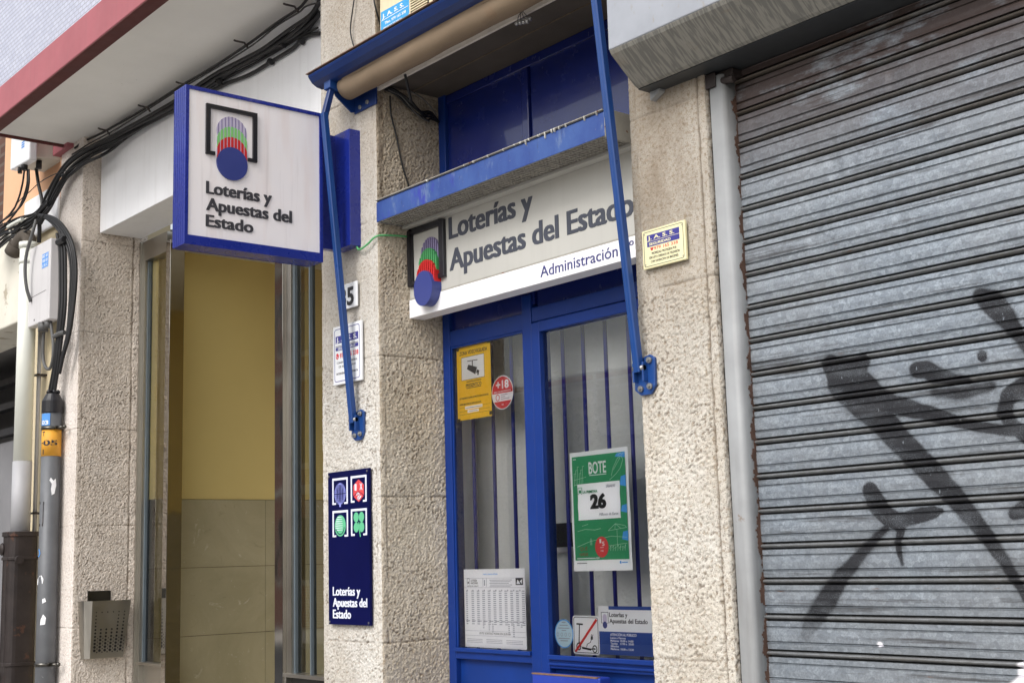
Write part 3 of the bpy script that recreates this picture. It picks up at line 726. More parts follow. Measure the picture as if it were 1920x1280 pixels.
for i, (za, zb) in enumerate(zip(zs_[:-1], zs_[1:])):
    w = .013 + .012*perlin(np.array([za/.05]), np.array([.3]), 2)[0] + .006*perlin(np.array([za/.012]), np.array([.7]), 3)[0]
    if w > .003: ru.box(-2.4915, -2.4885, -.236, -.236-w*2.3, za, zb)
ru.build('guide_rust', M['rust'], g1)
MB().prism([(1.09, -.20), (1.09, -.31), (1.03, -.31), (1.03, -.20)], 0, 3.02, 'z').build('guide_rail', M['guide'], rs, .003)
hp = [(-.509, 3.55), (-.509, 3.137), (-.505, 3.127), (-.400, 3.040), (-.388, 3.034), (-.375, 3.033), (-.225, 3.033), (-.225, 3.55)]
hs1 = MB().prism([(-.509, 3.55), (-.509, 3.134), (-.2, 3.134), (-.2, 3.55)], -2.765, 1.3, 'x').build('housing', M['housing'], rs, .004)
MB().prism([(-.508, 3.1338), (-.500, 3.121), (-.452, 3.080), (-.404, 3.041), (-.390, 3.0345), (-.389, 3.1338)], -2.764, 1.29, 'x').build('housing_slope', M['drips'], hs1, .003)
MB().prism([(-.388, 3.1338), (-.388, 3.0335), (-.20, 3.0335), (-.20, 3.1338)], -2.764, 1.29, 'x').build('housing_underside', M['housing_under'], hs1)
MB().box(-2.575, -2.46, -.30, -.23, 3.008, 3.031).cyl((-2.50, -.300, 3.0), (-2.455, -.300, 2.995), .012, 10).box(-2.556, -2.515, -.316, -.311, 2.985, 3.031).build('guide_bracket', M['iron'], rs, .003)
MB().prism([(-2.757, 3.033), (-2.757, 3.006), (-2.715, 3.026), (-2.715, 3.033)], -.345, -.322, 'y').build('support_angle', M['guide'], rs)

# ================================================================== AWNING
aw = thing('awning', 'rolled up taupe awning with blue front bar and drop arms over the door', 'awning', (-3.6, -.42, 3.5))
bar_prof = [(-.498, 3.610), (-.494, 3.600), (-.478, 3.580), (-.455, 3.567), (-.430, 3.563), (-.408, 3.569), (-.398, 3.580), (-.398, 3.612), (-.44, 3.616)]
fb = MB().prism(bar_prof, -4.560, -2.66, 'x').build('front_bar', M['awning_dark'], aw, .002)
MB().box(-4.570, -2.655, -.502, -.404, 3.6165, 3.6195).build('bar_top', M['rust_top'], fb)
# fabric roll with a slack fold near its end
def roll():
    mb = MB(); n = 28; xs = [-4.435+i*.03 for i in range(60)]; vs = []; fs = []
    for i, x in enumerate(xs):
        for k in range(n):
            a = 2*math.pi*k/n
            r = .049 + .0015*math.sin(x*7+a) + .006*math.exp(-((x+4.27)/.09)**2)*max(0, math.sin(a+.6)) + .001*math.sin(x*23+3*a)
            vs.append((x, -.385+r*math.cos(a), 3.541+r*math.sin(a)))
    for i in range(len(xs)-1):
        for k in range(n): fs.append((i*n+k, i*n+(k+1) % n, (i+1)*n+(k+1) % n, (i+1)*n+k))
    mb.add(vs, fs, True); mb.add([vs[k] for k in range(n)], [tuple(range(n))]); mb.add(vs[-n:], [tuple(range(n))])
    mb.prism([(-.432, 3.555), (-.440, 3.60), (-.40, 3.612), (-.36, 3.59)], -4.40, -2.70, 'x')
    return mb
roll().build('fabric_roll', M['fabric'], aw)
MB().cyl((-4.452, -.385, 3.545), (-4.434, -.385, 3.545), .034, 20).build('roller_cap', M['cream_plate'], aw)
for x in (-4.47, -2.72):
    plt = MB().prism([(-.320, 3.46), (-.345, 3.455), (-.42, 3.51), (-.435, 3.55), (-.42, 3.60), (-.320, 3.62)], x-.004, x+.004, 'x')
    plt.box(x-.004, x+.16, -.328, -.320, 3.452, 3.60) if x < -4 else plt.box(x-.12, x+.004, -.328, -.320, 3.452, 3.60)
    wb = plt.build('wall_bracket', M['awning_dark'], aw, .002)
    sgn = 1 if x < -4 else -1
    for bx, bz in ((.10, 3.475), (.045, 3.468)): MB().cyl((x+sgn*bx, -.334, bz), (x+sgn*bx, -.326, bz), .009, 12).build('bolt', M['bolt'], wb)
ARM = [(-1, -.75), (-.75, -1), (-.2, -1), (-.14, -.9), (-.08, -1), (.75, -1), (1, -.75), (1, .75), (.75, 1), (.12, 1), (.05, .86), (-.02, 1), (-.75, 1), (-1, .75)]
def arm(x, ybot, zbot, lab):
    dy = ybot+.336
    A = Vector((x, ybot, zbot)); E = Vector((x, -.462+dy, 3.430)); Fp = Vector((x, -.418+dy, 3.572))
    a = MB().tube([A + Vector((0, 0, .0)), E], .0130, prof=ARM, up=(0, 1, 0), smooth=False).build('arm', M['awning_blue'], aw, .001)
    part_label(a, lab)
    MB().tube([E+Vector((0,0,-.02)), Fp], .0125, prof=ARM, up=(0, 1, 0), smooth=False).build('arm_end', M['awning_dark'], a, .001)
    MB().prism([(Fp.y-.03, Fp.z-.035), (Fp.y+.012, Fp.z-.045), (Fp.y+.03, Fp.z+.01), (Fp.y-.03, Fp.z+.012)], x-.024, x+.024, 'x').build('arm_clevis', M['awning_blue'], a, .002)
    MB().cyl((x+.024, Fp.y+.012, Fp.z-.014), (x+.030, Fp.y+.012, Fp.z-.014), .006, 8).build('bolt', M['bolt'], a)
    MB().cyl((x-.023, ybot, zbot+.012), (x+.024, ybot, zbot+.012), .009, 10).build('hinge_pin', M['bolt'], a)
    # hinge plate bolted to the stone
    bk = MB().prism([(x-.035, zbot-.052), (x-.01, zbot-.070), (x+.032, zbot-.070), (x+.052, zbot-.045), (x+.055, zbot+.04), (x+.035, zbot+.052), (x+.0, zbot+.045), (x-.035, zbot+.0)], -.332, -.322, 'y')
    bk.box(x-.024, x-.017, -.352, -.331, zbot-.03, zbot+.03).box(x+.017, x+.024, -.352, -.331, zbot-.03, zbot+.03)
    k = bk.build('hinge_plate', M['awning_blue'], a, .002)
    for dx, dz in ((.036, .034), (.034, -.046), (-.005, -.05)):
        bo = MB(); bo.cyl((x+dx, -.341, zbot+dz), (x+dx, -.331, zbot+dz), .0095, 10); bo.cyl((x+dx, -.346, zbot+dz), (x+dx, -.340, zbot+dz), .005, 6); bo.build('plate_bolt', M['bolt'], k)
arm(-4.474, -.346, 2.168, 'arm hinged on the pillar with the house number')
arm(-2.858, -.346, 2.168, 'arm hinged on the pillar by the shutter')

# ================================================================== LIGHT CANOPY OVER THE SIGN
cn = thing('light_canopy', 'weathered blue light box with a dark grille above the grey shop sign', 'light box', (-3.65, -.26, 2.99))
MB().box(-4.316, -2.984, -.328, -.3255, 2.958, 3.038).box(-4.316, -2.984, -.3254, -.19, 3.040, 3.043).box(-4.316, -4.3135, -.3254, -.19, 2.958, 3.039).build('casing', M['canopy_blue'], cn, .0015)
MB().box(-2.984, -2.9815, -.328, -.200, 2.952, 3.050).build('end_cap', M['canopy_end'], cn, .001)
MB().box(-4.315, -2.985, -.335, -.19, 3.0432, 3.0475).build('top_crust', M['canopy_end'], cn, .002)
gr = MB()
for i in range(7): gr.box(-4.31, -2.986, -.3245+i*.0195, -.3215+i*.0195, 2.957, 2.972)
for i in range(67): gr.box(-4.31+i*.0198, -4.3072+i*.0198, -.3245, -.2055, 2.9575, 2.971)
gr.build('grille', M['grille'], cn)
MB().box(-4.314, -2.986, -.3245, -.19, 2.985, 3.018).build('reflector', M['black'], cn)
MB().box(-4.316, -2.886, -.208, -.1705, 2.945, 2.956).build('trim', M['sign_grey'], cn, .001)
for i in range(20):
    t = random.random()**.45; x = -4.25+t*1.25
    w = random.uniform(.0008, .0024); h = random.uniform(.002, .008)*(1+2.0*(t > .7)*random.random())
    dp = MB().prism([(x-w*2, 3.0475), (x-w, 3.044-h*.4), (x-w*.4, 3.044-h), (x+w*.4, 3.044-h*.9), (x+w, 3.043-h*.2), (x+w*2.4, 3.0475)], -.3355, -.3283, 'y')
    dp.build('bird_dropping', M['droppings'], cn, .0006)

# ================================================================== LOTTERY LOGO
def logo_discs(fr, parent, cx, cy0, step, rx, ry, depth, base, relief_bars, lightgreen=False, line_w=.0022):
    """four overlapping discs, the lowest plain blue; upper ones striped"""
    cols = [('logo_lilac', 'logo_purple'), ('logo_lightgreen' if lightgreen else 'logo_green', None), ('logo_red', None), ('logo_blue', None)]
    names = ['striped_disc', 'striped_disc', 'striped_disc', 'disc']
    n = 9
    for i in (3, 2, 1, 0):
        cy = cy0 + (3-i)*step; d1 = base + depth*(i+1)/4
        mb = MB()
        if i == 3: fr.disc(mb, cx, cy, rx, ry, base, d1+depth*.05, 48)
        else:
            if not relief_bars:
                lm = MB(); fr.disc(lm, cx, cy, rx, ry, base, d1-.0012, 40); lm.build('disc_ground', M['logo_lilac'], parent)
            w = 2*rx/n
            for k in range(n):
                xc = cx-rx+w*(k+.5); hw = w*(.24 if (relief_bars and i == 0) else (.31 if relief_bars else (.12 if i == 0 else .36)))
                xa, xb = xc-hw, xc+hw
                def top(x): return cy+ry*math.sqrt(max(0, 1-((x-cx)/rx)**2))
                def bot(x): return (cy-step)+ry*math.sqrt(max(0, 1-((x-cx)/rx)**2))
                pts = [(xa, bot(xa)), (xc, bot(xc)), (xb, bot(xb)), (xb, top(xb)), (xc, top(xc)), (xa, top(xa))]
                fr.poly(mb, pts, base, d1)
        col = cols[i][0]
        if i == 0: col = 'logo_purple'
        mb.build(names[i], M[col], parent)
def bracket(fr, mb, a0, a1, b0, b1, w, foot, d0, d1, wt=None):
    wt = wt or w
    fr.rect(mb, a0, a0+w, b0, b1, d0, d1); fr.rect(mb, a1-w, a1, b0, b1, d0, d1)
    fr.rect(mb, a0+w, a1-w, b1-wt, b1, d0, d1)
    fr.rect(mb, a0+w, a0+foot, b0, b0+wt*.85, d0, d1); fr.rect(mb, a1-foot, a1-w, b0, b0+wt*.85, d0, d1)

# ================================================================== SHOP SIGN
ss = thing('shop_sign', 'long grey sign with lottery lettering and logo above the shop door', 'sign', (-3.6, -.17, 2.75))
FS = Frame((0, -.170, 0), (1, 0, 0), (0, 0, 1), (0, -1, 0))
MB().box(-4.318, -2.886, -.170, -.10, 2.660, 2.962).build('panel', M['sign_grey'], ss, .002)
MB().box(-4.318, -2.886, -.174, -.10, 2.581, 2.655).build('lower_panel', M['sign_white'], ss, .002)
MB().box(-4.318, -2.886, -.172, -.16, 2.6555, 2.6595).build('joint_strip', M['canopy_end'], ss)
mb = MB(); FS.text(mb, 'Loterías y', -4.042, 2.853, .500, .084, 0, .0016, bold=0.0, fat=.055)
mb.build('lettering', M['letter_grey'], ss)
mb = MB(); FS.text(mb, 'Apuestas del Estado', -4.040, 2.727, 1.012, .082, 0, .0016, bold=0.0, fat=.055)
mb.build('lettering', M['letter_grey'], ss)
mb = MB(); FS.text(mb, 'Administración nº', -3.502, 2.601, .475, .039, .004, .0055, bold=.002)
mb.build('lettering', M['navy_text'], ss)
lg = MB(); bracket(FS, lg, -4.314, -4.064, 2.708, 2.940, .027, .056, .0, .016, .022)
lg.build('logo_bracket', M['black'], ss, .004)
logo_discs(FS, ss, -4.163, 2.674, .047, .062, .070, .044, .0, True)

# ================================================================== PROJECTING SIGN
ps = thing('projecting_sign', 'square blue box sign standing out from the wall with white lottery face', 'sign', (-4.55, -.78, 3.13))
FP = Frame((-4.505, 0, 0), (0, 1, 0), (0, 0, 1), (1, 0, 0))
fx = MB()
fx.box(-4.602, -4.500, -1.066, -1.052, 2.813, 3.436).box(-4.602, -4.500, -.478, -.464, 2.813, 3.436)
fx.box(-4.602, -4.500, -1.052, -.478, 3.422, 3.436).box(-4.602, -4.500, -1.052, -.478, 2.813, 2.850)
for k in range(6): fx.box(-4.600+.0165*k, -4.5985+.0165*k, -1.0675, -1.066, 2.816, 3.433)
fx.build('frame', M['sign_blue'], ps, .0012)
MB().box(-4.597, -4.505, -1.0519, -.4781, 2.8501, 3.4219).build('face', M['sign_face'], ps)
ar = MB().box(-4.585, -4.553, -.4638, -.340, 2.885, 3.372).build('mounting_arm', M['sign_blue'], ps, .0012)
MB().box(-4.585, -4.443, -.372, -.318, 2.886, 3.375).build('mounting_plate', M['sign_blue'], ps, .0015)
lg = MB(); bracket(FP, lg, -.982, -.764, 3.176, 3.377, .0175, .038, .0, .010, .0155)
lg.build('logo_bracket', M['black'], ps)
logo_discs(FP, ps, -.870, 3.154, .0415, .0655, .0655, .007, .0, False, True)
for txt, b, w, h, a in (('Loterías y', 3.022, .277, .047, -.975), ('Apuestas del', 2.957, .366, .047, -.974), ('Estado', 2.893, .196, .045, -.975)):
    mb = MB(); FP.text(mb, txt, a, b, w, h, 0, .0035, bold=0.0, fat=.050); mb.build('lettering', M['letter_grey_face'], ps)

# ================================================================== PLATES ON THE STONE
hn = thing('number_plate', 'small white house number plate 35 partly behind the awning arm', 'number plate', (-4.55, -.33, 2.69))
MB().box(-4.588, -4.453, -.336, -.328, 2.640, 2.745).build('plate', M['plate_white'], hn, .003)
FN = Frame((0, -.336, 0), (1, 0, 0), (0, 0, 1), (0, -1, 0))
mb = MB(); FN.text(mb, '35', -4.580, 2.655, .104, .074, 0, .002, bold=.03); mb.build('digits', M['black'], hn)

jw = thing('alarm_plate', 'white upright alarm company plate with a red phone number behind the awning arm', 'sign', (-4.53, -.33, 2.45))
MB().box(-4.638, -4.424, -.336, -.326, 2.336, 2.578).build('plate', M['plate_white'], jw, .002)
FJ = Frame((-4.638, -.336, 2.336), (1, 0, 0), (0, 0, 1), (0, -1, 0))
mb = MB(); FJ.ring(mb, rrect(.012, .202, .012, .230, .012), rrect(.0145, .1995, .0145, .2275, .010), 0, .0006); mb.build('border', M['ink_blue'], jw)
for q_ in ((.022, .192, .170, .200), (.022, .192, .140, .154)): mb = MB(); FJ.rect(mb, *q_); mb.build('blue_band', M['ink_blue'], jw)
mb = MB(); FJ.text(mb, 'J. A. S. S.', .028, .176, .155, .019, .0008, .0014, .02); mb.build('lettering', M['ink_white'], jw)
mb = MB(); FJ.text(mb, 'SEGURIDAD', .040, .143, .130, .0085, .0008, .0014, .02); mb.build('lettering', M['ink_white'], jw)
mb = MB(); FJ.text(mb, '979 165 338', .052, .108, .140, .019, 0, .0006, .02); FJ.disc(mb, .034, .117, .0105, .012); mb.build('phone_number', M['ink_red'], jw)
mb = MB(); FJ.line(mb, [(.029, .121), (.032, .113), (.038, .112)], .003, .0008, .0012); mb.build('phone_symbol', M['ink_white'], jw)
mb = MB()
for i, t in enumerate(('CONEXIÓN A CENTRAL', 'DE ALARMAS 24 H')): FJ.text(mb, t, .107, .085-.017*i, .155-.03*i, .0085, 0, .0006, .0, align='c')
FJ.text(mb, 'INTERVENCIÓN INMEDIATA', .107, .040, .160, .0085, 0, .0006, .012, align='c'); FJ.rect(mb, .022, .192, .157, .159); mb.build('small_lettering', M['ink'], jw)

ly = thing('camera_plate', 'cream plate with blue bands and red phone number on the tan pillar', 'sign', (-2.74, -.33, 2.54))
MB().box(-2.829, -2.648, -.336, -.326, 2.483, 2.604).build('plate', M['cream_plate'], ly, .002)
FY = Frame((-2.829, -.336, 2.483), (1, 0, 0), (0, 0, 1), (0, -1, 0))
mb = MB(); FY.ring(mb, rrect(.007, .174, .006, .115, .006), rrect(.0085, .1725, .0075, .1135, .005), 0, .0005); mb.build('border', M['ink'], ly)
for q_ in ((.022, .158, .085, .1035), (.022, .158, .067, .083)): mb = MB(); FY.rect(mb, *q_); mb.build('blue_band', M['ink_blue'], ly)
mb = MB(); FY.text(mb, 'J. A. S. S.', .026, .0885, .112, .0115, .0008, .0014, .024); mb.build('lettering', M['cream_plate'], ly)
mb = MB(); FY.text(mb, 'SEGURIDAD', .030, .0705, .092, .0085, .0008, .0014, .024); mb.build('lettering', M['cream_plate'], ly)
mb = MB(); FY.text(mb, '979 165 338', .050, .054, .100, .0095, 0, .0006, .0); FY.rect(mb, .037, .045, .0545, .0595); FY.rect(mb, .034, .048, .0600, .0630); mb.build('phone_number', M['ink_red'], ly)
mb = MB()
for i, (t, w) in enumerate((('PROPIEDAD PROTEGIDA POR', .104), ('CIRCUITO CERRADO DE TELEVISIÓN', .128), ('CON GRABACIÓN DE IMÁGENES', .116))): FY.text(mb, t, .092, .041-.0125*i, w, .0072, 0, .0006, .008, align='c')
mb.build('small_lettering', M['ink'], ly)
for a, b in ((.012, .108), (.169, .108), (.012, .013), (.169, .013)): mb = MB(); FY.disc(mb, a, b, .002, None, 0, .001, 8); mb.build('screw', M['bolt'], ly)

bp = thing('lottery_panel', 'tall navy enamel panel with four framed game symbols low on the pillar', 'sign', (-4.53, -.33, 1.68))
MB().box(-4.681, -4.378, -.338, -.326, 1.378, 1.983).build('panel', M['enamel_navy'], bp, .0015)
FB = Frame((0, -.338, 0), (1, 0, 0), (0, 0, 1), (0, -1, 0))
mb = MB()
for a0, a1, b0, b1 in ((-4.646, -4.530, 1.851, 1.957), (-4.508, -4.393, 1.853, 1.958), (-4.646, -4.530, 1.722, 1.827), (-4.508, -4.393, 1.723, 1.828)):
    bracket(FB, mb, a0, a1, b0, b1, .0095, .027, 0, .0008, .009)
mb.build('symbol_frame', M['icon_white'], bp)
# lattice globe
mb = MB(); cx, cz = -4.588, 1.893; RX, RZ = .041, .042
for k in range(-4, 5):
    f = k/4.6
    mb_pts = [(cx+RX*f*math.cos(a), cz+RZ*.96*math.sin(a)) for a in np.linspace(-1.25, 1.25, 13)]
    FB.line(mb, [(cx+RX*math.sin(k*.335)*math.cos(a), cz+RZ*math.sin(a)) for a in np.linspace(-1.2, 1.2, 13)], .0042)
FB.poly(mb, [(cx-.014, cz+.037), (cx+.014, cz+.037), (cx+.008, cz+.043), (cx-.008, cz+.043)], 0, .0009); FB.poly(mb, [(cx-.014, cz-.037), (cx-.006, cz-.043), (cx-.006, cz-.052), (cx+.006, cz-.052), (cx+.006, cz-.043), (cx+.014, cz-.037)], 0, .0009)
mb.build('globe_symbol', M['icon_lilac'], bp)
mb = MB(); FB.rect(mb, cx-RX, cx+RX, cz-.0015, cz+.0015, .001, .0014); mb.build('globe_band', M['enamel_navy'], bp)
# red cube with 1 X 2
cx, cz = -4.4505, 1.898; w, h = .0385, .044
mb = MB(); FB.poly(mb, [(cx-w, cz+.022), (cx-.0007, cz+h), (cx-.0007, cz-.001), (cx-w, cz-.019)], 0, .0008); FB.poly(mb, [(cx+.0007, cz+h), (cx+w, cz+.022), (cx+w, cz-.019), (cx+.0007, cz-.001)], 0, .0008)
FB.poly(mb, [(cx-w+.003, cz-.022), (cx, cz-.003), (cx+w-.003, cz-.022), (cx, cz-h)], 0, .0008); mb.build('dice_symbol', M['icon_red'], bp)
mb = MB(); FB.text(mb, '1', cx-.028, cz+.003, .014, .026, .0009, .0014, .04); FB.text(mb, 'X', cx+.008, cz+.003, .021, .026, .0009, .0014, .02)
FB.line(mb, [(cx-.012, cz-.016), (cx-.007, cz-.010), (cx+.004, cz-.012), (cx+.006, cz-.019), (cx-.008, cz-.027), (cx+.001, cz-.034), (cx+.018, cz-.022)], .006, .0009, .0014); mb.build('dice_figures', M['icon_white'], bp)
# smiling ball
cx, cz = -4.588, 1.766
mb = MB(); FB.disc(mb, cx, cz, .041, .042); mb.build('smile_symbol', M['icon_green'], bp)
mb = MB()
for k in range(7):
    zz = cz+.034-k*.0085; hw = .041*math.sqrt(max(0, 1-((zz-cz)/.042)**2))*.82
    FB.poly(mb, [(cx-hw, zz-.0015), (cx+hw*.55, zz-.0005), (cx+hw*.55, zz+.0012), (cx-hw, zz+.0022)], .0008, .0012)
mb.build('smile_stripe', M['icon_white'], bp)
mb = MB(); FB.line(mb, [(cx+.030*math.cos(a), cz-.004+.030*math.sin(a)) for a in np.linspace(math.pi+.45, 2*math.pi-.1, 14)], .0034, .0008, .0013); FB.line(mb, [(cx-.035, cz-.014), (cx-.026, cz-.018)], .003, .0008, .0013); mb.build('smile_mouth', M['enamel_navy'], bp)
# clover
cx, cz = -4.4505, 1.775
mb = MB()
for sx in (-1, 1):
    for sz in (-1, 1): FB.disc(mb, cx+sx*.0195, cz+sz*.0195, .0185, .0195, 0, .0008+.0001*(sx+2*sz+3))
FB.line(mb, [(cx, cz), (cx+.003, cz-.03), (cx+.011, cz-.056)], .0042, 0, .0018); mb.build('clover_symbol', M['icon_green'], bp)
for t, b, w in (('Loterías y', 1.492, .198), ('Apuestas del', 1.448, .248), ('Estado', 1.403, .130)):
    mb = MB(); FB.text(mb, t, -4.646, b, w, .033, 0, .0010, 0.0, fat=.05); mb.build('lettering', M['icon_white'], bp)
for a, b in ((-4.672, 1.967), (-4.388, 1.972), (-4.672, 1.388), (-4.388, 1.388)): mb = MB(); FB.disc(mb, a, b, .0045, None, 0, .002, 12); mb.build('screw', M['bolt'], bp)

# ================================================================== PAPERS AND STICKERS IN THE DOOR
def sheet(name, label, cat, x0, x1, z0, z1, mat='paper', y=.004, t=.0006, curl=0.0, r=0.0):
    th = thing(name, label, cat, ((x0+x1)/2, y, (z0+z1)/2))
    fr_ = Frame((x0, y, z0), (1, 0, 0), (0, 0, 1), (0, -1, 0)); mb = MB()
    if r: fr_.poly(mb, rrect(0, x1-x0, 0, z1-z0, r), -t, 0)
    else: fr_.rect(mb, 0, x1-x0, 0, z1-z0, -t, 0)
    mb.build('sheet', M[mat], th)
    return th, fr_, x1-x0, z1-z0
YG = .0100
# results sheet
th, f, w, h = sheet('results_sheet', 'white printed sheet of lottery results in columns at the foot of the window', 'notice', -4.236, -3.860, 1.283, 1.580, y=YG)
mb = MB()
for k in range(17):
    zz = h-.085-k*.0078
    for cidx in range(11):
        a = .012+cidx*.0343; n = 2
        f.rect(mb, a, a+(.010 if cidx == 0 else .0165), zz, zz+.0034, 0, .0003)
mb.build('number_column', M['ink_grey'], th)
mb = MB()
for a0 in range(10): f.rect(mb, .010+a0*.0365, .034+a0*.0365, .098, .1012, 0, .0003)
for a0, n in ((.115, 3), (.150, 4), (.172, 5), (.27, 6), (.298, 7), (.345, 2)):
    for k in range(n): f.rect(mb, a0, a0+.009, .088-k*.0072, .0912-k*.0072, 0, .0003)
for k in range(3):
    for q in range(3): f.rect(mb, .012+q*.122, .110+q*.122, .030-k*.006, .0316-k*.006, 0, .0003)
for zz in (.262, .226, .062, .044): f.rect(mb, .004, w-.004, zz, zz+.001, 0, .0003)
for k in range(5): f.rect(mb, .162+.004*(k % 2), .300-.01*(k % 3), .254-k*.0062, .2562-k*.0062, 0, .0003)
f.rect(mb, .12, .122, .230, .262, 0, .0003); f.rect(mb, .142, .144, .230, .262, 0, .0003); f.rect(mb, .128, .134, .234, .256, 0, .0003)
for k in range(10): f.rect(mb, .018+k*.036, .023+k*.036, .213, .219, 0, .0003)
mb.build('small_print', M['ink_grey'], th)
mb = MB(); f.text(mb, 'LOTERÍA', .044, .250, .040, .008, 0, .0003, .01); f.text(mb, 'NACIONAL', .044, .240, .046, .008, 0, .0003, .01); f.text(mb, 'SORTEO DEL SÁBADO', .020, .230, .072, .005, 0, .0003); f.text(mb, 'ESTE SORTEO PONE EN JUEGO', w/2, .050, .19, .0075, 0, .0003, .0, align='c')
bracket(f, mb, .020, .036, .240, .262, .0016, .005, 0, .0003); f.disc(mb, .028, .246, .004, None, 0, .0003, 12)
f.rect(mb, w-.055, w-.012, .236, .262, 0, .0003); mb.build('heading', M['ink'], th)
mb = MB(); f.text(mb, 'Loterías y Apuestas del Estado', w/2-.02, h-.022, .09, .006, 0, .0003, align='c'); mb.build('blue_heading', M['poster_sky'], th)
mb = MB(); f.poly(mb, [(w-.05, .240), (w-.044, .256), (w-.036, .250), (w-.028, .240)], .0003, .0006); f.poly(mb, [(w-.030, .250), (w-.018, .240), (w-.016, .258)], .0003, .0006); mb.build('thumbnail', M['ink_white'], th)

# poster
po_ = thing('jackpot_poster', 'green jackpot poster with a white 26 card taped inside the door glass', 'poster', (-3.437, YG, 1.776))
W_, H_ = .298, .421; f = Frame((-3.586, YG, 1.566), (1, 0, .003), (-.003, 0, 1), (0, -1, 0))
def wavy(fr, a0, a1, b0, b1, amp, d, thick=.0006):
    mb = MB(); n = 14; vs = []; fs = []
    for s_ in (0, 1):
        for i in range(n+1):
            for j in range(n+1):
                a = a0+(a1-a0)*i/n; b = b0+(b1-b0)*j/n
                ea = amp*.5*math.sin(j*.9+i*.2)*(abs(i-n/2)/(n/2))**3
                vs.append(fr.p(a+ea, b, d - amp*(math.sin(i*.55)*.5+.5) - s_*thick))
    q = (n+1)**2
    for s_ in (0, 1):
        for i in range(n):
            for j in range(n):
                k = s_*q+i*(n+1)+j; fs.append((k, k+1, k+n+2, k+n+1))
    mb.add(vs, fs, True); return mb
wavy(f, 0, W_, 0, H_, .0025, 0).build('sheet', M['paper'], po_)
mb = MB(); f.rect(mb, .012, W_-.012, .038, H_-.016, 0, .0004); mb.build('green_ground', M['poster_green'], po_)
mb = MB()
for b0, b1, x in ((.385, .405, .05), (.285, .325, .03), (.195, .225, .03), (.10, .135, .03)): f.poly(mb, [(W_-.012-x, b0+.006), (W_-.012, b0), (W_-.012, b1), (W_-.012-x*.8, b1-.004)], .0004, .0007)
mb.build('sky_patch', M['poster_sky'], po_)
mb = MB(); L = f.line
def sk(pts, w=.0011): L(mb, pts, w, .0004, .0008)
sk([(.215, .325), (.225, .352), (.250, .385), (.268, .392), (.276, .378), (.262, .350), (.238, .330), (.205, .312)]); sk([(.252, .392), (.262, .402), (.272, .396), (.282, .402)]); sk([(.226, .345), (.262, .385)])
for k in range(6): sk([(.022+.009*k, .30+.004*(k % 3)), (.022+.009*k, .345+.012*((k*7) % 3)), (.030+.009*k, .345+.012*((k*7) % 3))])
sk([(.02, .322), (.085, .330)]); sk([(.02, .305), (.085, .302)])
sk([(.188, .137), (.225, .160), (.272, .152), (.280, .145), (.188, .137)]); sk([(.225, .160), (.222, .142)]); sk([(.225, .160), (.250, .144)]); sk([(.232, .140), (.232, .085)])
for k in range(7): sk([(.192+.012*k, .075+.004*(k % 2)), (.20+.012*k, .088-.003*(k % 3)), (.196+.012*k, .068)])
sk([(.19, .085), (.28, .092)]); sk([(.025, .085), (.09, .102), (.13, .108), (.20, .118), (.28, .112)]); sk([(.03, .140), (.07, .146), (.12, .142), (.15, .146)]); sk([(.055, .158), (.085, .163)])
for k in range(3): sk([(.094+.004*k, .090), (.094+.004*k, .110+.004*(k == 1))])
mb.build('line_drawing', M['poster_line'], po_)
mb = MB(); f.text(mb, 'BOTE', .100, .340, .090, .042, .0004, .0009, .018); f.rect(mb, .102, .190, .333, .3355, .0004, .0008); f.rect(mb, .018, .034, H_-.026, H_-.024, .0004, .0008)
f.rect(mb, .022, .118, .043, .0455, .0004, .0008); f.text(mb, 'AQUÍ', .120, .0425, .018, .005, .0004, .0008, .02); mb.build('title', M['ink_white'], po_)
mb = MB(); f.rect(mb, .020, .072, .0265, .0285, 0, .0004); mb.build('footer', M['ink'], po_)
mb = MB(); f.rect(mb, .250, .278, .026, .029, 0, .0004); f.disc(mb, .243, .028, .004, .005, 0, .0004, 14); mb.build('footer_mark', M['poster_sky'], po_)
mb = MB(); f.text(mb, 'QUÉ', .038, .072, .04, .012, .0004, .0008); f.text(mb, 'HARÍAS', .036, .053, .044, .011, .0004, .0008, .01); mb.build('red_print', M['poster_brown'], po_)
mb = MB(); f.disc(mb, .152, .082, .034, .036, .0005, .001); mb.build('red_seal', M['icon_red'], po_)
mb = MB(); f.text(mb, '1', .142, .096, .009, .014, .001, .0014, .02); f.text(mb, '5', .155, .086, .012, .015, .001, .0014, .02); f.rect(mb, .144, .162, .0795, .081, .001, .0014); f.text(mb, '+18', .153, .066, .014, .006, .001, .0014, .01, align='c'); mb.build('seal_print', M['ink_white'], po_)
fc = Frame(f.p(.040, .178, .003), (1, 0, .006), (.004, 0, 1), (0, -1, -.03))
cd = wavy(fc, 0, .216, 0, .128, .002, .002); cdo = cd.build('amount_card', M['paper'], po_)
mb = MB(); fc.text(mb, '26', .068, .040, .078, .050, .002, .0028, .035, fat=.04); mb.build('amount', M['black'], po_)
mb = MB(); fc.text(mb, 'Millones de Euros', .110, .012, .096, .0095, .002, .0028, 0, slant=.3); fc.text(mb, 'SÁBADO', .150, .108, .045, .0095, .002, .0028, 0); mb.build('card_print', M['ink_grey'], po_)
mb = MB(); fc.text(mb, 'LA PRIMITIVA', .030, .094, .075, .0095, .002, .0028, .006); bracket(fc, mb, .003, .025, .092, .116, .0014, .006, .002, .0028); fc.disc(mb, .014, .101, .006, None, .002, .0026, 16); mb.build('card_heading', M['poster_green'], po_)

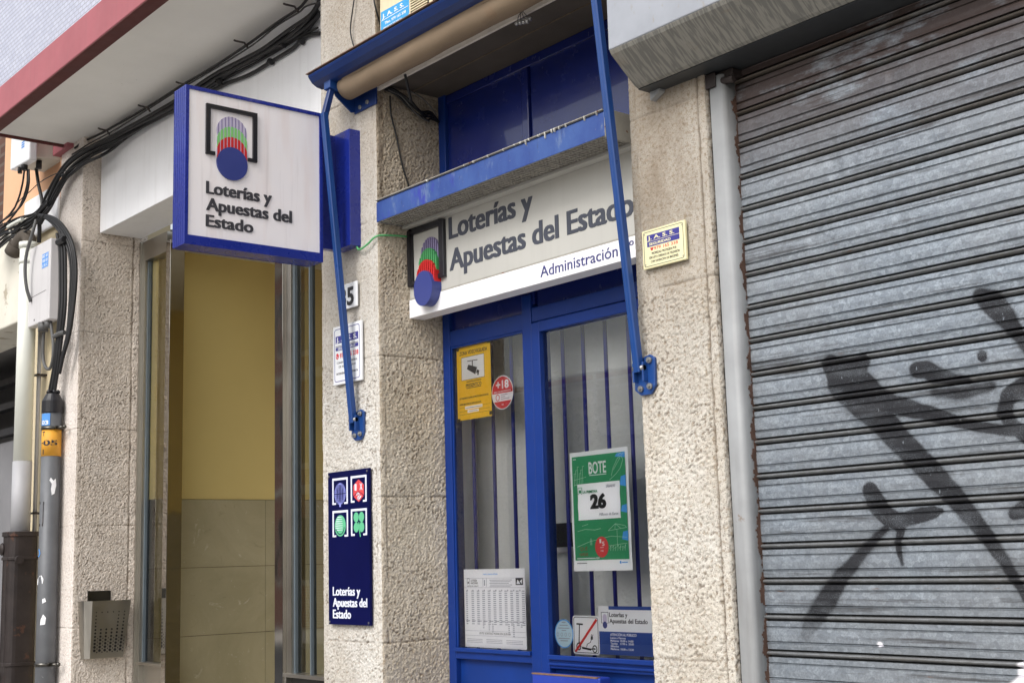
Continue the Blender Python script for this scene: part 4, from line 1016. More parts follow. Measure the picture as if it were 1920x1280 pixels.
# yellow video surveillance sign
th, f, w, h = sheet('surveillance_sign', 'yellow video surveillance sign with camera picture taped high in the window', 'sign', -4.252, -4.032, 2.168, 2.462, 'yellow_sign', YG)
mb = MB(); f.rect(mb, .032, .180, .160, .252); mb.build('picture_ground', M['plate_white'], th)
mb = MB(); f.line(mb, [(.032, .160), (.180, .160), (.180, .252), (.032, .252), (.032, .160)], .0014, .0008, .0012)
f.poly(mb, [(.072, .233), (.138, .231), (.138, .234), (.072, .236)], .0008, .0014); f.rect(mb, .102, .107, .195, .234, .0008, .0014)
f.poly(mb, [(.068, .203), (.078, .220), (.134, .203), (.122, .176)], .0008, .0014); f.poly(mb, [(.128, .180), (.134, .194), (.148, .188), (.144, .178)], .0008, .0014); f.poly(mb, [(.134, .172), (.138, .180), (.145, .178), (.143, .170)], .0008, .0014)
f.text(mb, 'ZONA VIDEOVIGILADA', .110, .262, .180, .0155, 0, .0006, .008, align='c'); f.text(mb, 'PRESENTCO', .108, .130, .100, .014, 0, .0006, .012, align='c'); f.rect(mb, .060, .156, .1245, .127, 0, .0006); f.rect(mb, .062, .158, .150, .1525, 0, .0006)
f.text(mb, 'LEY ORGÁNICA 15/1999, DE PROTECCIÓN DE DATOS', .108, .084, .186, .007, 0, .0006, .0, align='c'); f.text(mb, 'PUEDE EJERCITAR SUS DERECHOS ANTE:', .085, .060, .140, .007, 0, .0006, .0, align='c')
for zz in (.050, .034, .022): f.rect(mb, .012, .208, zz, zz+.0008, 0, .0005)
mb.build('print', M['ink'], th)
for q_ in ((.050, .162, .042, .054), (.066, .138, .027, .038)): mb = MB(); f.rect(mb, *q_, 0, .001); mb.build('paper_strip', M['paper'], th)
mb = MB(); f.rect(mb, .054, .158, .046, .0485, .001, .0014); f.rect(mb, .072, .132, .031, .0335, .001, .0014); mb.build('strip_print', M['ink_grey'], th)
for a, b in ((-.004, h-.012), (w-.018, h-.004), (-.004, -.006), (w-.014, .006)): mb = MB(); f.rect(mb, a, a+.020, b, b+.014, 0, .0012); mb.build('tape', M['black'], th)

# +18 sticker
ag = thing('age_sticker', 'round red and white +18 sticker on the window glass', 'sticker', (-3.963, YG, 2.252))
f = Frame((-3.963, YG, 2.252), (1, 0, 0), (0, 0, 1), (0, -1, 0)); R0 = .0665
mb = MB(); f.disc(mb, 0, 0, R0, None, -.0005, 0, 48); mb.build('sheet', M['plate_white'], ag)
def cap(fr, mb, r, b0, b1, d0, d1, n=20):
    a = [(math.sqrt(max(0, r*r-b*b)), b) for b in np.linspace(b0, b1, n)]
    fr.poly(mb, a + [(-x, b) for x, b in a[::-1]], d0, d1)
mb = MB(); cap(f, mb, R0-.004, -.002, R0-.0041, 0, .0005); cap(f, mb, R0-.004, -R0+.0041, -.034, 0, .0005); mb.build('red_field', M['ink_red'], ag)
mb = MB(); f.text(mb, '+18', -.038, .016, .078, .033, .0005, .001, .035); f.text(mb, 'JUEGA CON RESPONSABILIDAD', 0, .002, .105, .005, .0005, .001, .01, align='c'); f.text(mb, '18', 0, -.050, .010, .006, .0005, .001, .0, align='c'); mb.build('print', M['plate_white'], ag)
mb = MB(); f.ring(mb, ell(-.030, -.018, .012, .013, 24), ell(-.030, -.018, .009, .010, 24), 0, .0004); mb.build('hand_mark', M['ink_red'], ag)
mb = MB()
for k, x in enumerate((.030, .016, .042)): f.rect(mb, -.010, x, -.010-k*.008, -.0075-k*.008, 0, .0004)
mb.build('small_print', M['ink_grey'], ag)

# pale round sticker, scooter sign, opening hours
rd = thing('round_sticker', 'faded pale blue round sticker at the foot of the door glass', 'sticker', (-3.650, YG, 1.347))
f = Frame((-3.650, YG, 1.347), (1, 0, 0), (0, 0, 1), (0, -1, 0))
mb = MB(); f.disc(mb, 0, 0, .050, .051, -.0005, 0, 40); mb.build('sheet', M['sticker_blue'], rd)
mb = MB(); f.ring(mb, ell(0, 0, .050, .051, 40), ell(0, 0, .046, .047, 40), 0, .0004); mb.build('rim', M['poster_sky'], rd)
mb = MB()
for k, (hw, b) in enumerate(((.010, .038), (.022, .028), (.030, .018), (.012, .010), (.030, -.018), (.020, -.026))): f.rect(mb, -hw, hw, b, b+.003, 0, .0004)
for k in range(4): f.ring(mb, ell(-.033+.021*k, -.003, .006, .007, 10), ell(-.033+.021*k, -.003, .0045, .0055, 10), 0, .0004)
mb.build('print', M['ink_grey'], rd)

sc_ = thing('scooter_sign', 'small white no electric scooters sign with red bar standing on the door rail', 'sign', (-3.533, YG, 1.345))
f = Frame((-3.602, YG, 1.279), (1, 0, -.006), (.006, 0, 1), (0, -1, 0))
mb = MB(); f.poly(mb, rrect(0, .137, 0, .133, .010), -.0012, 0); mb.build('plate', M['plate_white'], sc_)
mb = MB(); f.ring(mb, rrect(.005, .132, .005, .128, .008), rrect(.007, .130, .007, .126, .007), 0, .0005)
f.line(mb, [(.022, .104), (.052, .103)], .0055); f.line(mb, [(.036, .103), (.031, .038)], .0042); f.line(mb, [(.031, .044), (.040, .026)], .004)
for a, b in ((.029, .020), (.112, .014)): f.ring(mb, ell(a, b+.006, .0125, .0135, 22), ell(a, b+.006, .0085, .0095, 22), 0, .0008); f.disc(mb, a, b+.006, .0035, None, 0, .0008, 10)
f.poly(mb, [(.046, .026), (.092, .021), (.092, .014), (.046, .019)], 0, .0008); f.line(mb, [(.090, .019), (.108, .021)], .004)
f.line(mb, [(.070, .026), (.074, .036), (.090, .042), (.097, .054)], .0022); f.poly(mb, [(.092, .052), (.103, .052), (.104, .062), (.094, .064)], 0, .0008); f.line(mb, [(.096, .064), (.097, .070)], .002); f.line(mb, [(.101, .063), (.105, .069)], .002)
mb.build('scooter_symbol', M['black'], sc_)
mb = MB(); f.poly(mb, [(.008, .010), (.017, .007), (.130, .118), (.122, .124)], .0008, .0016); mb.build('red_bar', M['logo_red'], sc_)

oh = thing('opening_hours', 'blue and white opening hours sign in the corner of the door glass', 'sign', (-3.338, YG, 1.365))
f = Frame((-3.465, YG, 1.282), (1, 0, 0), (0, 0, 1), (0, -1, 0)); w, h = .262, .164
mb = MB(); f.rect(mb, 0, w, 0, h, -.0012, 0); mb.build('plate', M['hours_blue'], oh)
mb = MB(); f.poly(mb, [(0, .078), (w, .078), (w, h-.012), (.052, h-.012), (.052, h), (0, h)], 0, .0006); mb.build('white_field', M['plate_white'], oh)
mb = MB(); f.text(mb, 'Loterías y', .055, .128, .090, .0150, .0006, .0011, .02); f.text(mb, 'Apuestas del Estado', .055, .107, .186, .0150, .0006, .0011, .02); bracket(f, mb, .014, .050, .106, .144, .0018, .007, .0006, .0011); mb.build('lettering', M['ink'], oh)
mb = MB(); f.disc(mb, .032, .100, .011, .012, .0006, .0012, 24); mb.build('logo_disc', M['logo_blue'], oh)
mb = MB(); f.disc(mb, .032, .118, .010, .011, .0006, .0009, 24); f.disc(mb, .032, .126, .010, .011, .0006, .0008, 24); mb.build('logo_ghost', M['logo_lilac'], oh)
mb = MB()
for t, b, ww, hh in (('ATENCIÓN AL PÚBLICO', .064, .128, .0088), ('Lunes a Viernes', .054, .075, .0070), ('Mañanas: 10:00 a 14:00', .0445, .112, .0070), ('Tardes:   17:00 a  20:00', .035, .114, .0070), ('Sábados', .0262, .040, .0070), ('Mañanas: 10:00 a 13:30', .0168, .112, .0070)):
    f.text(mb, t, .056, b, ww, hh, 0, .0006, .014)
mb.build('hours_print', M['plate_white'], oh)

# ================================================================== AC UNIT AND WIRES AT THE DOOR
ac = thing('air_conditioner', 'cream air conditioner casing with a blue company label above the awning', 'air conditioner', (-3.9, -.2, 3.71))
MB().box(-4.299, -3.55, -.312, -.02, 3.702, 4.32).build('casing', M['ac_cream'], ac, .006)
FA = Frame((-4.291, -.312, 3.745), (1, 0, .0), (0, 0, 1), (0, -1, 0))
mb = MB(); FA.poly(mb, [(0, .004), (.002, .092), (.203, .088), (.203, .022), (.185, .004)], 0, .0006); mb.build('label', M['ac_blue'], ac)
mb = MB(); FA.text(mb, 'J. A. S. S.', .012, .062, .155, .018, .0006, .0012, .026); FA.rect(mb, .006, .196, .052, .0545, .0006, .0012); FA.text(mb, 'Tfno. 979 165 338', .030, .030, .150, .012, .0006, .0012, .02); FA.text(mb, 'SERVICIO TÉCNICO', .020, .012, .130, .008, .0006, .0012, .01); mb.build('label_print', M['ink_white'], ac)
mb = MB()
for k in range(16):
    zz = 3.742+k*.011; ins = .022*max(0, 1-k/3.0)**2
    mb.box(-4.072+ins, -3.958-ins*.2, -.319, -.311, zz, zz+.005)
mb.build('vent_slat', M['ac_cream'], ac)
MB().box(-4.076, -3.954, -.3135, -.3122, 3.744, 3.93).build('vent_ground', M['black'], ac)
MB().cyl((-3.84, -.325, 3.70), (-3.82, -.325, 4.2), .007).build('refrigerant_pipe', M['iron'], ac)
MB().cyl((-3.90, -.325, 3.70), (-3.86, -.325, 4.2), .010).build('refrigerant_pipe', M['iron'], ac)

def cable(name, label, px, r, mat='cable', group=None, n=6, cat='cable'):
    P = smooth_path([pt(*q) for q in px], n)
    mb = MB(); mb.tube(P, r, 7); o = mb.build(name, M[mat], None, loc=P[0])
    return tag(o, label, cat, group)
cable('wire', 'thin black wire hanging down the upper pillar to the awning bar', [(668,-25,-.33),(661,20,-.335),(657,55,-.335),(661,80,-.335),(668,98,-.335)], .0030)
cable('wire', 'thin black wire along the corner of the pillar beside the air conditioner', [(697,-25,-.335),(703,10,-.332),(711,40,-.30),(714,62,-.29)], .0036)
def side(y, z, d=.006): return (-4.322+d, y, z)
def xcable(name, label, pts, r, mat='cable', group=None):
    P = smooth_path(pts, 6); o = MB().tube(P, r, 7).build(name, M[mat], None, loc=P[0]); return tag(o, label, 'cable', group)
xcable('wire', 'black wire hanging down the pillar side onto the light canopy', [side(-.255,3.50), side(-.25,3.42), side(-.225,3.33), side(-.20,3.22), side(-.165,3.12), side(-.15,3.05)], .0036)
for k, (dy, dz, lab) in enumerate(((0, 0, 'black cable tangle in the dark corner under the lintel'), (.015, .012, None), (.03, -.01, None), (-.01, .02, None))):
    xcable('wire', 'black wire in the tangle under the lintel', [side(-.285+dy,3.52+dz*.4,.012), side(-.235+dy,3.505+dz,.02), side(-.17+dy,3.455+dz,.03+.008*k), side(-.12+dy,3.43+dz,.035), side(-.07,3.44+dz,.03), side(-.02,3.43,.02)], .0045+.001*(k % 2), 'cable', 'wires under the lintel')
xcable('wire', 'bare pale wire looping below the lintel tangle', [side(-.28,3.515,.03), side(-.22,3.49,.045), side(-.16,3.435,.05), side(-.13,3.415,.055), side(-.09,3.41,.05)], .0028, 'cable_grey')
xcable('wire', 'pale bent wire over the lintel tangle', [side(-.20,3.52,.06), side(-.15,3.50,.07), side(-.10,3.47,.07), side(-.06,3.44,.06)], .0026, 'cable_grey')
xcable('wire', 'short black strap hanging from the lintel lip', [(-4.11,-.322,3.515), (-4.135,-.29,3.47), (-4.16,-.26,3.43)], .006)
xcable('wire', 'green wire from the blue sign mount to the shop sign', [(-4.455,-.335,2.892), (-4.44,-.337,2.872), (-4.41,-.338,2.868), (-4.36,-.338,2.880), (-4.318,-.325,2.902), (-4.308,-.25,2.912), (-4.305,-.19,2.915)], .0042, 'cable_green')
bl = thing('terminal_cluster', 'small cluster of dark terminal screws hanging from the lintel lip', 'wiring', (-3.37, -.33, 3.49))
mb = MB()
for i in range(4):
    for j in range(2): mb.ball((-3.40+.019*i, -.335+.012*j, 3.480-.004*i+.012*j), .0085, 8)
mb.build('terminal', M['bolt'], bl)
mb = MB()
for i in range(4): mb.tube(smooth_path([(-3.372, -.325, 3.525), (-3.385+.008*i, -.335, 3.508), (-3.40+.019*i, -.333, 3.488)], 4), .0014, 5)
mb.build('lead', M['cable_grey'], bl)

# ================================================================== CABLES ALONG THE SOFFIT AND DOWN THE LEFT PILLAR
GR = 'black cables under the bay soffit'
runs = [
 ('thick black cable, uppermost of the bundle under the bay soffit', .0070, [(590,-18,-.30),(575,0,-.30),(558,18,-.30),(517,45,-.30),(470,80,-.30),(400,126,-.30),(345,158,-.30),(290,193,-.29),(240,222,-.29),(190,250,-.29),(160,264,-.30),(140,278,-.33)]),
 (None, .0040, [(612,2,-.31),(575,12,-.31),(560,24,-.31),(519,49,-.30),(472,86,-.30),(400,131,-.30),(330,172,-.30),(270,210,-.30),(215,244,-.30),(170,268,-.31),(135,290,-.35)]),
 (None, .0095, [(604,-10,-.27),(590,18,-.27),(575,34,-.27),(544,55,-.27),(494,91,-.27),(459,110,-.27),(400,141,-.27),(330,188,-.27),(260,228,-.28),(200,260,-.30),(160,280,-.34),(130,300,-.37),(110,325,-.38),(90,360,-.39),(76,392,-.40),(70,420,-.40)]),
 (None, .0075, [(598,10,-.25),(570,45,-.25),(531,72,-.25),(481,104,-.25),(434,130,-.25),(400,148,-.25),(330,194,-.26),(250,239,-.27),(205,264,-.30),(160,286,-.34),(128,310,-.37),(108,338,-.38),(92,370,-.39),(74,400,-.40)]),
 (None, .0095, [(596,20,-.235),(570,55,-.235),(531,82,-.235),(481,110,-.235),(434,134,-.235),(400,155,-.235),(330,200,-.24),(250,247,-.25),(205,272,-.28),(165,292,-.33),(130,322,-.36),(105,365,-.38),(88,398,-.39),(76,420,-.40)]),
 (None, .0060, [(599,30,-.23),(572,62,-.23),(540,80,-.23),(487,114,-.23),(440,138,-.23),(400,160,-.23),(330,206,-.235),(262,242,-.25),(215,268,-.28),(168,296,-.33),(128,332,-.36),(108,366,-.375),(84,404,-.39),(30,440,-.42),(-20,470,-.44)]),
 ('black cable sagging lowest along the white fascia', .0100, [(601,63,-.225),(581,67,-.225),(565,76,-.225),(548,92,-.225),(509,116,-.225),(467,141,-.225),(417,161,-.225),(340,203,-.225),(290,224,-.225),(240,256,-.23),(208,281,-.26),(186,294,-.33),(160,306,-.35),(136,324,-.36),(108,350,-.37),(92,382,-.38),(80,412,-.39)]),
 ('thin black wire crossing loosely in front of the orange wall', .0028, [(176,288,-.345),(160,302,-.37),(130,318,-.40),(100,328,-.42),(75,342,-.43),(55,360,-.44),(35,378,-.45),(10,412,-.46)]),
]
runs.append((None, .0105, [(602,0,-.255),(586,26,-.255),(568,46,-.255),(531,77,-.255),(481,107,-.255),(434,132,-.255),(400,151,-.255),(330,197,-.26),(255,236,-.27),(203,262,-.30),(162,283,-.345),(130,306,-.375),(106,340,-.385),(89,378,-.395),(73,408,-.40)]))
runs.append((None, .0088, [(601,24,-.245),(574,52,-.245),(535,79,-.245),(484,108,-.245),(437,133,-.245),(400,158,-.24),(330,203,-.24),(256,242,-.25),(208,268,-.29),(166,289,-.34),(131,316,-.37),(107,352,-.385),(90,388,-.39),(78,412,-.40)]))
runs.append((None, .0055, [(596,52,-.228),(560,72,-.228),(520,96,-.228),(470,124,-.228),(420,150,-.228),(360,184,-.228),(300,214,-.228),(250,246,-.235),(210,274,-.27),(170,294,-.33),(134,318,-.365),(112,340,-.375),(98,366,-.38)]))
for lab, r, p in runs: cable('cable', lab or 'black cable inside the tied bundle under the bay soffit', p, r, 'cable', GR)
GL = 'black cables on the left pillar'
for k, dx in enumerate((0, 4, 8, 13)):
    cable('cable', 'black cable arching over the grey box and down beside it', [(-15,452-dx*.6,-.44),(14,424-dx*.4,-.44),(45,407-dx*.1,-.43),(75,403+dx*.15,-.42),(102-dx*.6,409+dx*.5,-.41),(122-dx*.7,428+dx*.7,-.40),(137-dx*.8,460+dx*.4,-.39),(143-dx*.8,505,-.38),(140-dx*.7,560,-.38),(131-dx*.4,625,-.385),(119-dx*.2,668,-.39),(112,700,-.39)], .0088-.001*(k % 2), 'cable', GL)
for k, (dx, b) in enumerate(((0, 0), (5, 4), (-5, 6), (-1, -4))):
    cable('cable', 'black cable running down beside the grey box into the pole cap', [(112+dx,432+b,-.40),(117+dx,470,-.39),(118+dx,530,-.385),(117+dx,580,-.385),(112+dx*.8,630,-.385),(105+dx*.8,690,-.385),(97+dx,738,-.385)], .0105-.0012*(k % 2), 'cable', GL)
cable('cable', 'grey cable hanging in a loop under the grey box', [(84,604,-.39),(81,640,-.39),(81,672,-.39),(86,689,-.39),(94,690,-.39),(99,672,-.39),(100,645,-.39),(97,620,-.39),(95,604,-.39)], .0098, 'cable_grey')
cable('cable', 'grey black cable bulging out between pipe and grey box', [(68,412,-.44),(60,440,-.46),(50,475,-.47),(47,510,-.47),(50,540,-.46),(58,566,-.43)], .0105, 'cable_grey')
cable('cable', 'short black cable down into the top of the grey box', [(72,405,-.41),(74,425,-.40),(73,455,-.39)], .013, 'cable')
for k, p in enumerate(([(46,317,-.47),(42,345,-.47),(34,375,-.46),(20,400,-.46),(-12,428,-.46)], [(54,318,-.46),(54,345,-.46),(47,372,-.46),(30,396,-.46),(-5,420,-.46)], [(52,319,-.45),(50,350,-.46),(38,385,-.46),(18,412,-.46),(-8,438,-.46)])):
    cable('cable', 'black cable curving left from under the white meter box', p, .0062, 'cable', 'cables under the meter box')
cable('cable', 'straight thick black cable from meter box down to the bundle', [(68,316,-.40),(72,345,-.40),(78,372,-.40),(80,400,-.40)], .0105, 'cable')
for k in range(3):
    cable('cable', 'black cable fanning out left over the brown gutter outlet', [(78,396+3*k,-.41),(52,414+5*k,-.43),(28,425+6*k,-.44),(6,436+9*k,-.45),(-15,452+12*k,-.45)], .0075, 'cable', 'cables over the gutter outlet')
for k in range(5):
    a = random.uniform(-6, 6)
    cable('cable', 'thin black cable tangled among the cables left of the pillar', [(95+a,372+4*k,-.41),(70+a,398+5*k,-.43),(48,410+7*k+a,-.44),(30+a,428+4*k,-.455),(12,418+9*k,-.46),(-14,436+11*k+a,-.46)], .0045+.0012*(k % 3), 'cable', 'thin cables left of the pillar')
cable('cable', 'white cable end among the black cables by the pillar', [(15,426,-.465),(28,418,-.465),(42,411,-.46)], .012, 'pvc')
# clips under the soffit
for k, (x, y) in enumerate(((552,14), (458,82), (348,160), (276,203), (200,246))):
    p = pt(x, y, -.315); q = MB()
    q.tube([p+Vector((-.035, -.035, .02)), p+Vector((-.02, -.03, .012)), p+Vector((0, 0, .004)), p+Vector((.012, .012, -.022))], .0055, 5, False)
    tag(q.build('cable_clip', M['iron'], None, loc=p), 'rusty cable clip fixed to the pale soffit', 'clip', 'cable clips under the soffit')
for k, (x, y, Y) in enumerate(((495,98,-.25), (531,84,-.245), (410,154,-.25), (565,78,-.232), (508,116,-.232), (232,258,-.25), (120,330,-.375))):
    p = pt(x, y, Y); q = MB(); q.tube([p+Vector((-.012, 0, .006)), p+Vector((.012, 0, -.006))], .0155, 8, False); q.tube([p+Vector((0, -.014, 0)), p+Vector((.006, -.03, -.012))], .002, 4)
    tag(q.build('cable_tie', M['cable'], None, loc=p), 'black tie wrapped round the soffit cables', 'tie', 'cable ties on the soffit bundle')
p = pt(112, 628, -.39)
tag(MB().tube([p+Vector((-.06, -.01, 0)), p+Vector((.04, -.01, .004)), p+Vector((.075, 0, .004))], .014, 8, False).build('cable_clamp', M['cable_grey'], None, loc=p), 'grey clamp holding the cables above the pole', 'clamp')
p = pt(118, 452, -.40)
tag(MB().tube([p+Vector((-.05, -.008, 0)), p+Vector((.05, -.008, .0))], .021, 8, False).build('cable_clamp', M['cable'], None, loc=p), 'black clamp at the top of the cables beside the grey box', 'clamp')

# ================================================================== BOXES, PIPES AND POLE
jb = thing('junction_box', 'tall pale grey junction box with blue stencilled numbers on the pillar', 'junction box', (-7.82, -.39, 3.08))
MB().box(-8.0, -7.645, -.425, -.368, 3.082, 3.572).build('casing', M['box_grey'], jb, .006)
MB().box(-7.97, -7.67, -.372, -.325, 3.10, 3.55).build('back_plate', M['pvc_grey'], jb)
FJB = Frame((-8.0, -.4255, 3.082), (1, 0, 0), (0, 0, 1), (0, -1, 0))
mb = MB(); FJB.rect(mb, .22, .322, .325, .412, 0, .0006)
mb.build('stencil_ground', M['tag_blue'], jb)
mb = MB()
for i, t in enumerate(('B2 61', '100 02', 'L 01 C')): FJB.text(mb, t, .228, .388-.028*i, .086, .018, .0007, .0012, .02)
mb.build('stencil', M['plate_white'], jb)
mb = MB(); FJB.poly(mb, [(.02, .175), (.30, .182), (.30, .184), (.02, .177)], 0, .0008); FJB.disc(mb, .115, .03, .006, .007, 0, .001, 12); mb.build('seam', M['ink'], jb)
MB().cyl((-7.80, -.40, 3.03), (-7.80, -.40, 3.085), .030, 14).build('cable_gland', M['cable_grey'], jb)
MB().cyl((-7.72, -.40, 3.04), (-7.72, -.40, 3.085), .022, 14).build('cable_gland', M['cable_grey'], jb)

mbx = thing('meter_box', 'small white meter box fixed to the orange wall below the bay', 'meter box', (-8.0, -.45, 4.1))
MB().prism([(-8.17, 4.36), (-8.17, 4.102), (-7.832, 4.085), (-7.832, 4.36)], -.505, -.455, 'y').build('cover', M['plate_white'], mbx, .008)
MB().box(-8.15, -7.86, -.455, -.29, 4.118, 4.40).build('casing', M['neighbour_beam'], mbx, .006)
mb = MB(); FM = Frame((-8.17, -.5055, 4.1), (1, 0, 0), (0, 0, 1), (0, -1, 0))
for i in range(3): FM.rect(mb, .20, .25, .09+.015*i, .10+.015*i, 0, .0006)
mb.build('blue_mark', M['tag_blue'], mbx)
for gx, gy, gr_ in ((-8.06, -.48, .014), (-7.98, -.48, .020), (-7.90, -.42, .018)): MB().cyl((gx, gy, 4.06), (gx, gy, 4.11), gr_, 10).build('cable_gland', M['cable'], mbx)

wp_ = thing('downpipe', 'white plastic downpipe with a rusty iron shoe at the left of the pillar', 'pipe', (-8.06, -.41, 0))
MB().cyl((-8.058, -.41, 2.26), (-8.058, -.41, 3.60), .0535, 24).build('pipe', M['pvc'], wp_)
part_label(MB().cyl((-8.058, -.41, 1.80), (-8.058, -.41, 2.275), .0565, 24).build('lower_pipe', M['pvc_grey'], wp_), 'greyed lower length of the pipe')
MB().cyl((-8.058, -.41, 3.49), (-8.058, -.41, 3.52), .057, 24).cyl((-8.058, -.41, 3.59), (-8.058, -.41, 3.625), .060, 24).build('socket', M['pvc'], wp_)
ir = MB(); ir.prism(rrect(-8.135, -7.965, -.495, -.325, .045, 4), .0, 1.84, 'z', False)
io = ir.build('iron_shoe', M['iron'], wp_, .003)
fl = MB()
for zz, h in ((1.828, .028), (1.690, .018), (1.080, .02)): fl.prism(rrect(-8.142, -7.958, -.502, -.318, .048, 4), zz, zz+h, 'z')
for zz in (1.755, 1.01): fl.ball((-8.10, -.50, zz), .032, 10, (1, .5, 1.2))
fl.cyl((-7.96, -.45, 1.690), (-7.935, -.45, 1.690), .026, 10)
for dx in (-.035, .03): fl.box(-8.05+dx-.004, -8.05+dx+.004, -.4985, -.49, 1.1, 1.69)
fl.build('shoe_band', M['iron'], io, .003)
el = MB().tube(smooth_path([(-8.058, -.41, 3.60), (-8.062, -.41, 3.655), (-8.10, -.42, 3.68), (-8.16, -.43, 3.665), (-8.21, -.44, 3.63)], 5), .040, 16)
el.tube([(-8.20, -.437, 3.64), (-8.255, -.446, 3.595)], .050, 16)
part_label(el.build('gutter_outlet', M['concrete'], wp_), 'stained brown outlet elbow')

cd_ = thing('conduit', 'thin grey conduit pipe between the white downpipe and the pole', 'pipe', (-8.05, -.31, 1.8))
MB().cyl((-8.06, -.325, 1.84), (-8.06, -.325, 3.09), .0125, 12).build('pipe', M['pvc_grey'], cd_)
MB().box(-8.085, -8.030, -.345, -.27, 2.80, 2.812).box(-8.085, -8.030, -.345, -.27, 1.96, 1.972).build('clip', M['iron'], cd_)

pl = thing('cable_pole', 'grey cable conduit pole with orange painted band and black rubber cap', 'pole', (-7.655, -.385, 0))
MB().cyl((-7.655, -.385, 0), (-7.655, -.385, 2.545), .0545, 28).build('tube', M['pole_grey'], pl)
cp = MB().tube([(-7.655, -.385, 2.53), (-7.655, -.385, 2.598), (-7.655, -.385, 2.612), (-7.655, -.385, 2.640)], [.060, .060, .052, .038], 28, False)
for k in range(5): cp.ball((-7.655+.028*math.cos(k*1.26), -.385+.028*math.sin(k*1.26), 2.652), .014, 8)
cp.build('rubber_cap', M['black'], pl)
part_label(MB().cyl((-7.655, -.385, 2.275), (-7.655, -.385, 2.43), .0552, 28).build('painted_band', M['pole_band'], pl), 'orange painted band with stencilled figures')
def onpole(mb, pts_uv, z0, r=.0562, a0=-1.9):
    for poly in pts_uv:
        vs = []
        for s_ in (0, .0008):
            for u, v in poly:
                a = a0+u/r; vs.append((-7.655+(r+s_)*math.cos(a), -.385+(r+s_)*math.sin(a), z0+v))
        n = len(poly); mb.add(vs, [tuple(range(n)), tuple(range(n, 2*n))]+[(i, (i+1) % n, n+(i+1) % n, n+i) for i in range(n)])
    return mb
def poletext(mb, txt, u, z0, w, h, r=.0558, a0=-1.9):
    V, Fc, bb = glyphs(txt, .03); capb = glyphs('E', .03)[2]; sx = w/(bb[1]-bb[0]); sy = h/(capb[3]-capb[2]); vs = []
    for x, y, zz in V:
        a = a0+(u+(x-bb[0])*sx)/r; rr = r+.0004*(zz+.5); vs.append((-7.655+rr*math.cos(a), -.385+rr*math.sin(a), z0+y*sy))
    mb.add(vs, Fc)
mb = MB(); poletext(mb, 'T', .026, 2.392, .020, .026); poletext(mb, '·05', .016, 2.336, .105, .032); poletext(mb, 'I', .032, 2.286, .007, .028); mb.build('stencil', M['ink'], pl)
mb = MB(); onpole(mb, [[(a_*.012-.02, 0) for a_ in range(9)] + [(.076-a_*.012, .070) for a_ in range(9)]], 2.452); mb.build('tag', M['tag_blue'], pl)
mb = MB(); poletext(mb, '03', .018, 2.458, .050, .024, .0572); mb.build('tag_number', M['plate_white'], pl)
for zz in (2.437, 1.10):
    c_ = MB(); c_.prism(ell(-7.655, -.385, .0605, .0605, 24), zz-.008, zz+.010, 'z', True); c_.box(-7.600, -7.575, -.395, -.375, zz-.008, zz+.010)
    c_.cyl((-7.60, -.385, zz), (-7.54, -.36, zz+.002), .008, 8)
    c_.ball((-7.535, -.355, zz+.002), .013, 8)
    c_.build('pipe_clamp', M['steel_dark'], pl)
mb = MB(); onpole(mb, [[(.095, 0), (.110, .008), (.120, .055), (.116, .095), (.102, .082), (.088, .10), (.080, .085), (.094, .065), (.090, .035)]], 2.05, .0555); mb.build('sticker_scrap', M['paper'], pl)
mb = MB(); onpole(mb, [[(.010, 0), (.058, .006), (.062, .03), (.050, .052), (.035, .05), (.012, .03)]], 1.545, .0555); mb.build('sticker_scrap', M['paper'], pl)
mb = MB(); onpole(mb, [[(.06, 0), (.08, .01), (.074, .03), (.058, .024)]], 1.44, .0555); mb.build('sticker_scrap', M['paper'], pl)
mb = MB(); onpole(mb, [[(.05, 0), (.078, .004), (.082, .04), (.066, .06), (.052, .03)]], 1.32, .0555); mb.build('sticker_scrap', M['paper'], pl)

mb = MB(); onpole(mb, [[(.008, 0), (.028, .004), (.036, .022), (.028, .042), (.008, .046), (.010, .04), (.022, .036), (.028, .022), (.022, .01), (.008, .006)]], 1.70, .0556); mb.build('blue_scrap', M['tag_blue'], pl)
mb = MB(); onpole(mb, [[(.012, 0), (.048, 0), (.048, .013), (.012, .013)], [(.012, .125), (.052, .125), (.052, .138), (.012, .138)], [(.046, .013), (.050, .013), (.050, .125), (.046, .125)]], 1.875, .0556); mb.build('painted_mark', M['iron'], pl)

# ================================================================== WALL BIN
bn = thing('wall_bin', 'perforated stainless steel ashtray bin fixed to the side of the left pillar', 'bin', (-7.40, -.13, 1.13))
XW = -7.445
# plan outline top / bottom: (x out from the wall, y)
top = [(XW, -.290), (XW+.050, -.272), (XW+.088, -.240), (XW+.088, -.012), (XW, -.012)]
bot = [(XW, -.268), (XW+.028, -.256), (XW+.050, -.232), (XW+.050, -.036), (XW, -.036)]
mb = MB(); vs = [(x, y, 1.447) for x, y in top] + [(x, y, 1.128) for x, y in bot]
mb.add(vs, [(0, 1, 6, 5), (1, 2, 7, 6), (2, 3, 8, 7), (3, 4, 9, 8), (5, 6, 7, 8, 9)])
mb.build('body', M['steel'], bn, .002)
MB().box(XW, XW+.006, -.235, -.098, 1.40, 1.502).build('back_flap', M['steel_dark'], bn, .003)
mb = MB(); A = Vector((XW+.088, -.240, 1.447)); Bv = Vector((XW+.088, -.012, 1.447)); Cv = Vector((XW+.050, -.232, 1.128)); Dv = Vector((XW+.050, -.036, 1.128))
def face(u, v): return A*(1-u)*(1-v)+Bv*u*(1-v)+Cv*(1-u)*v+Dv*u*v
nrm = (Bv-A).cross(Cv-A).normalized(); nrm = -nrm if nrm.x < 0 else nrm
FH = Frame((0, 0, 0), (0, 1, 0), (Cv-A).normalized(), nrm)
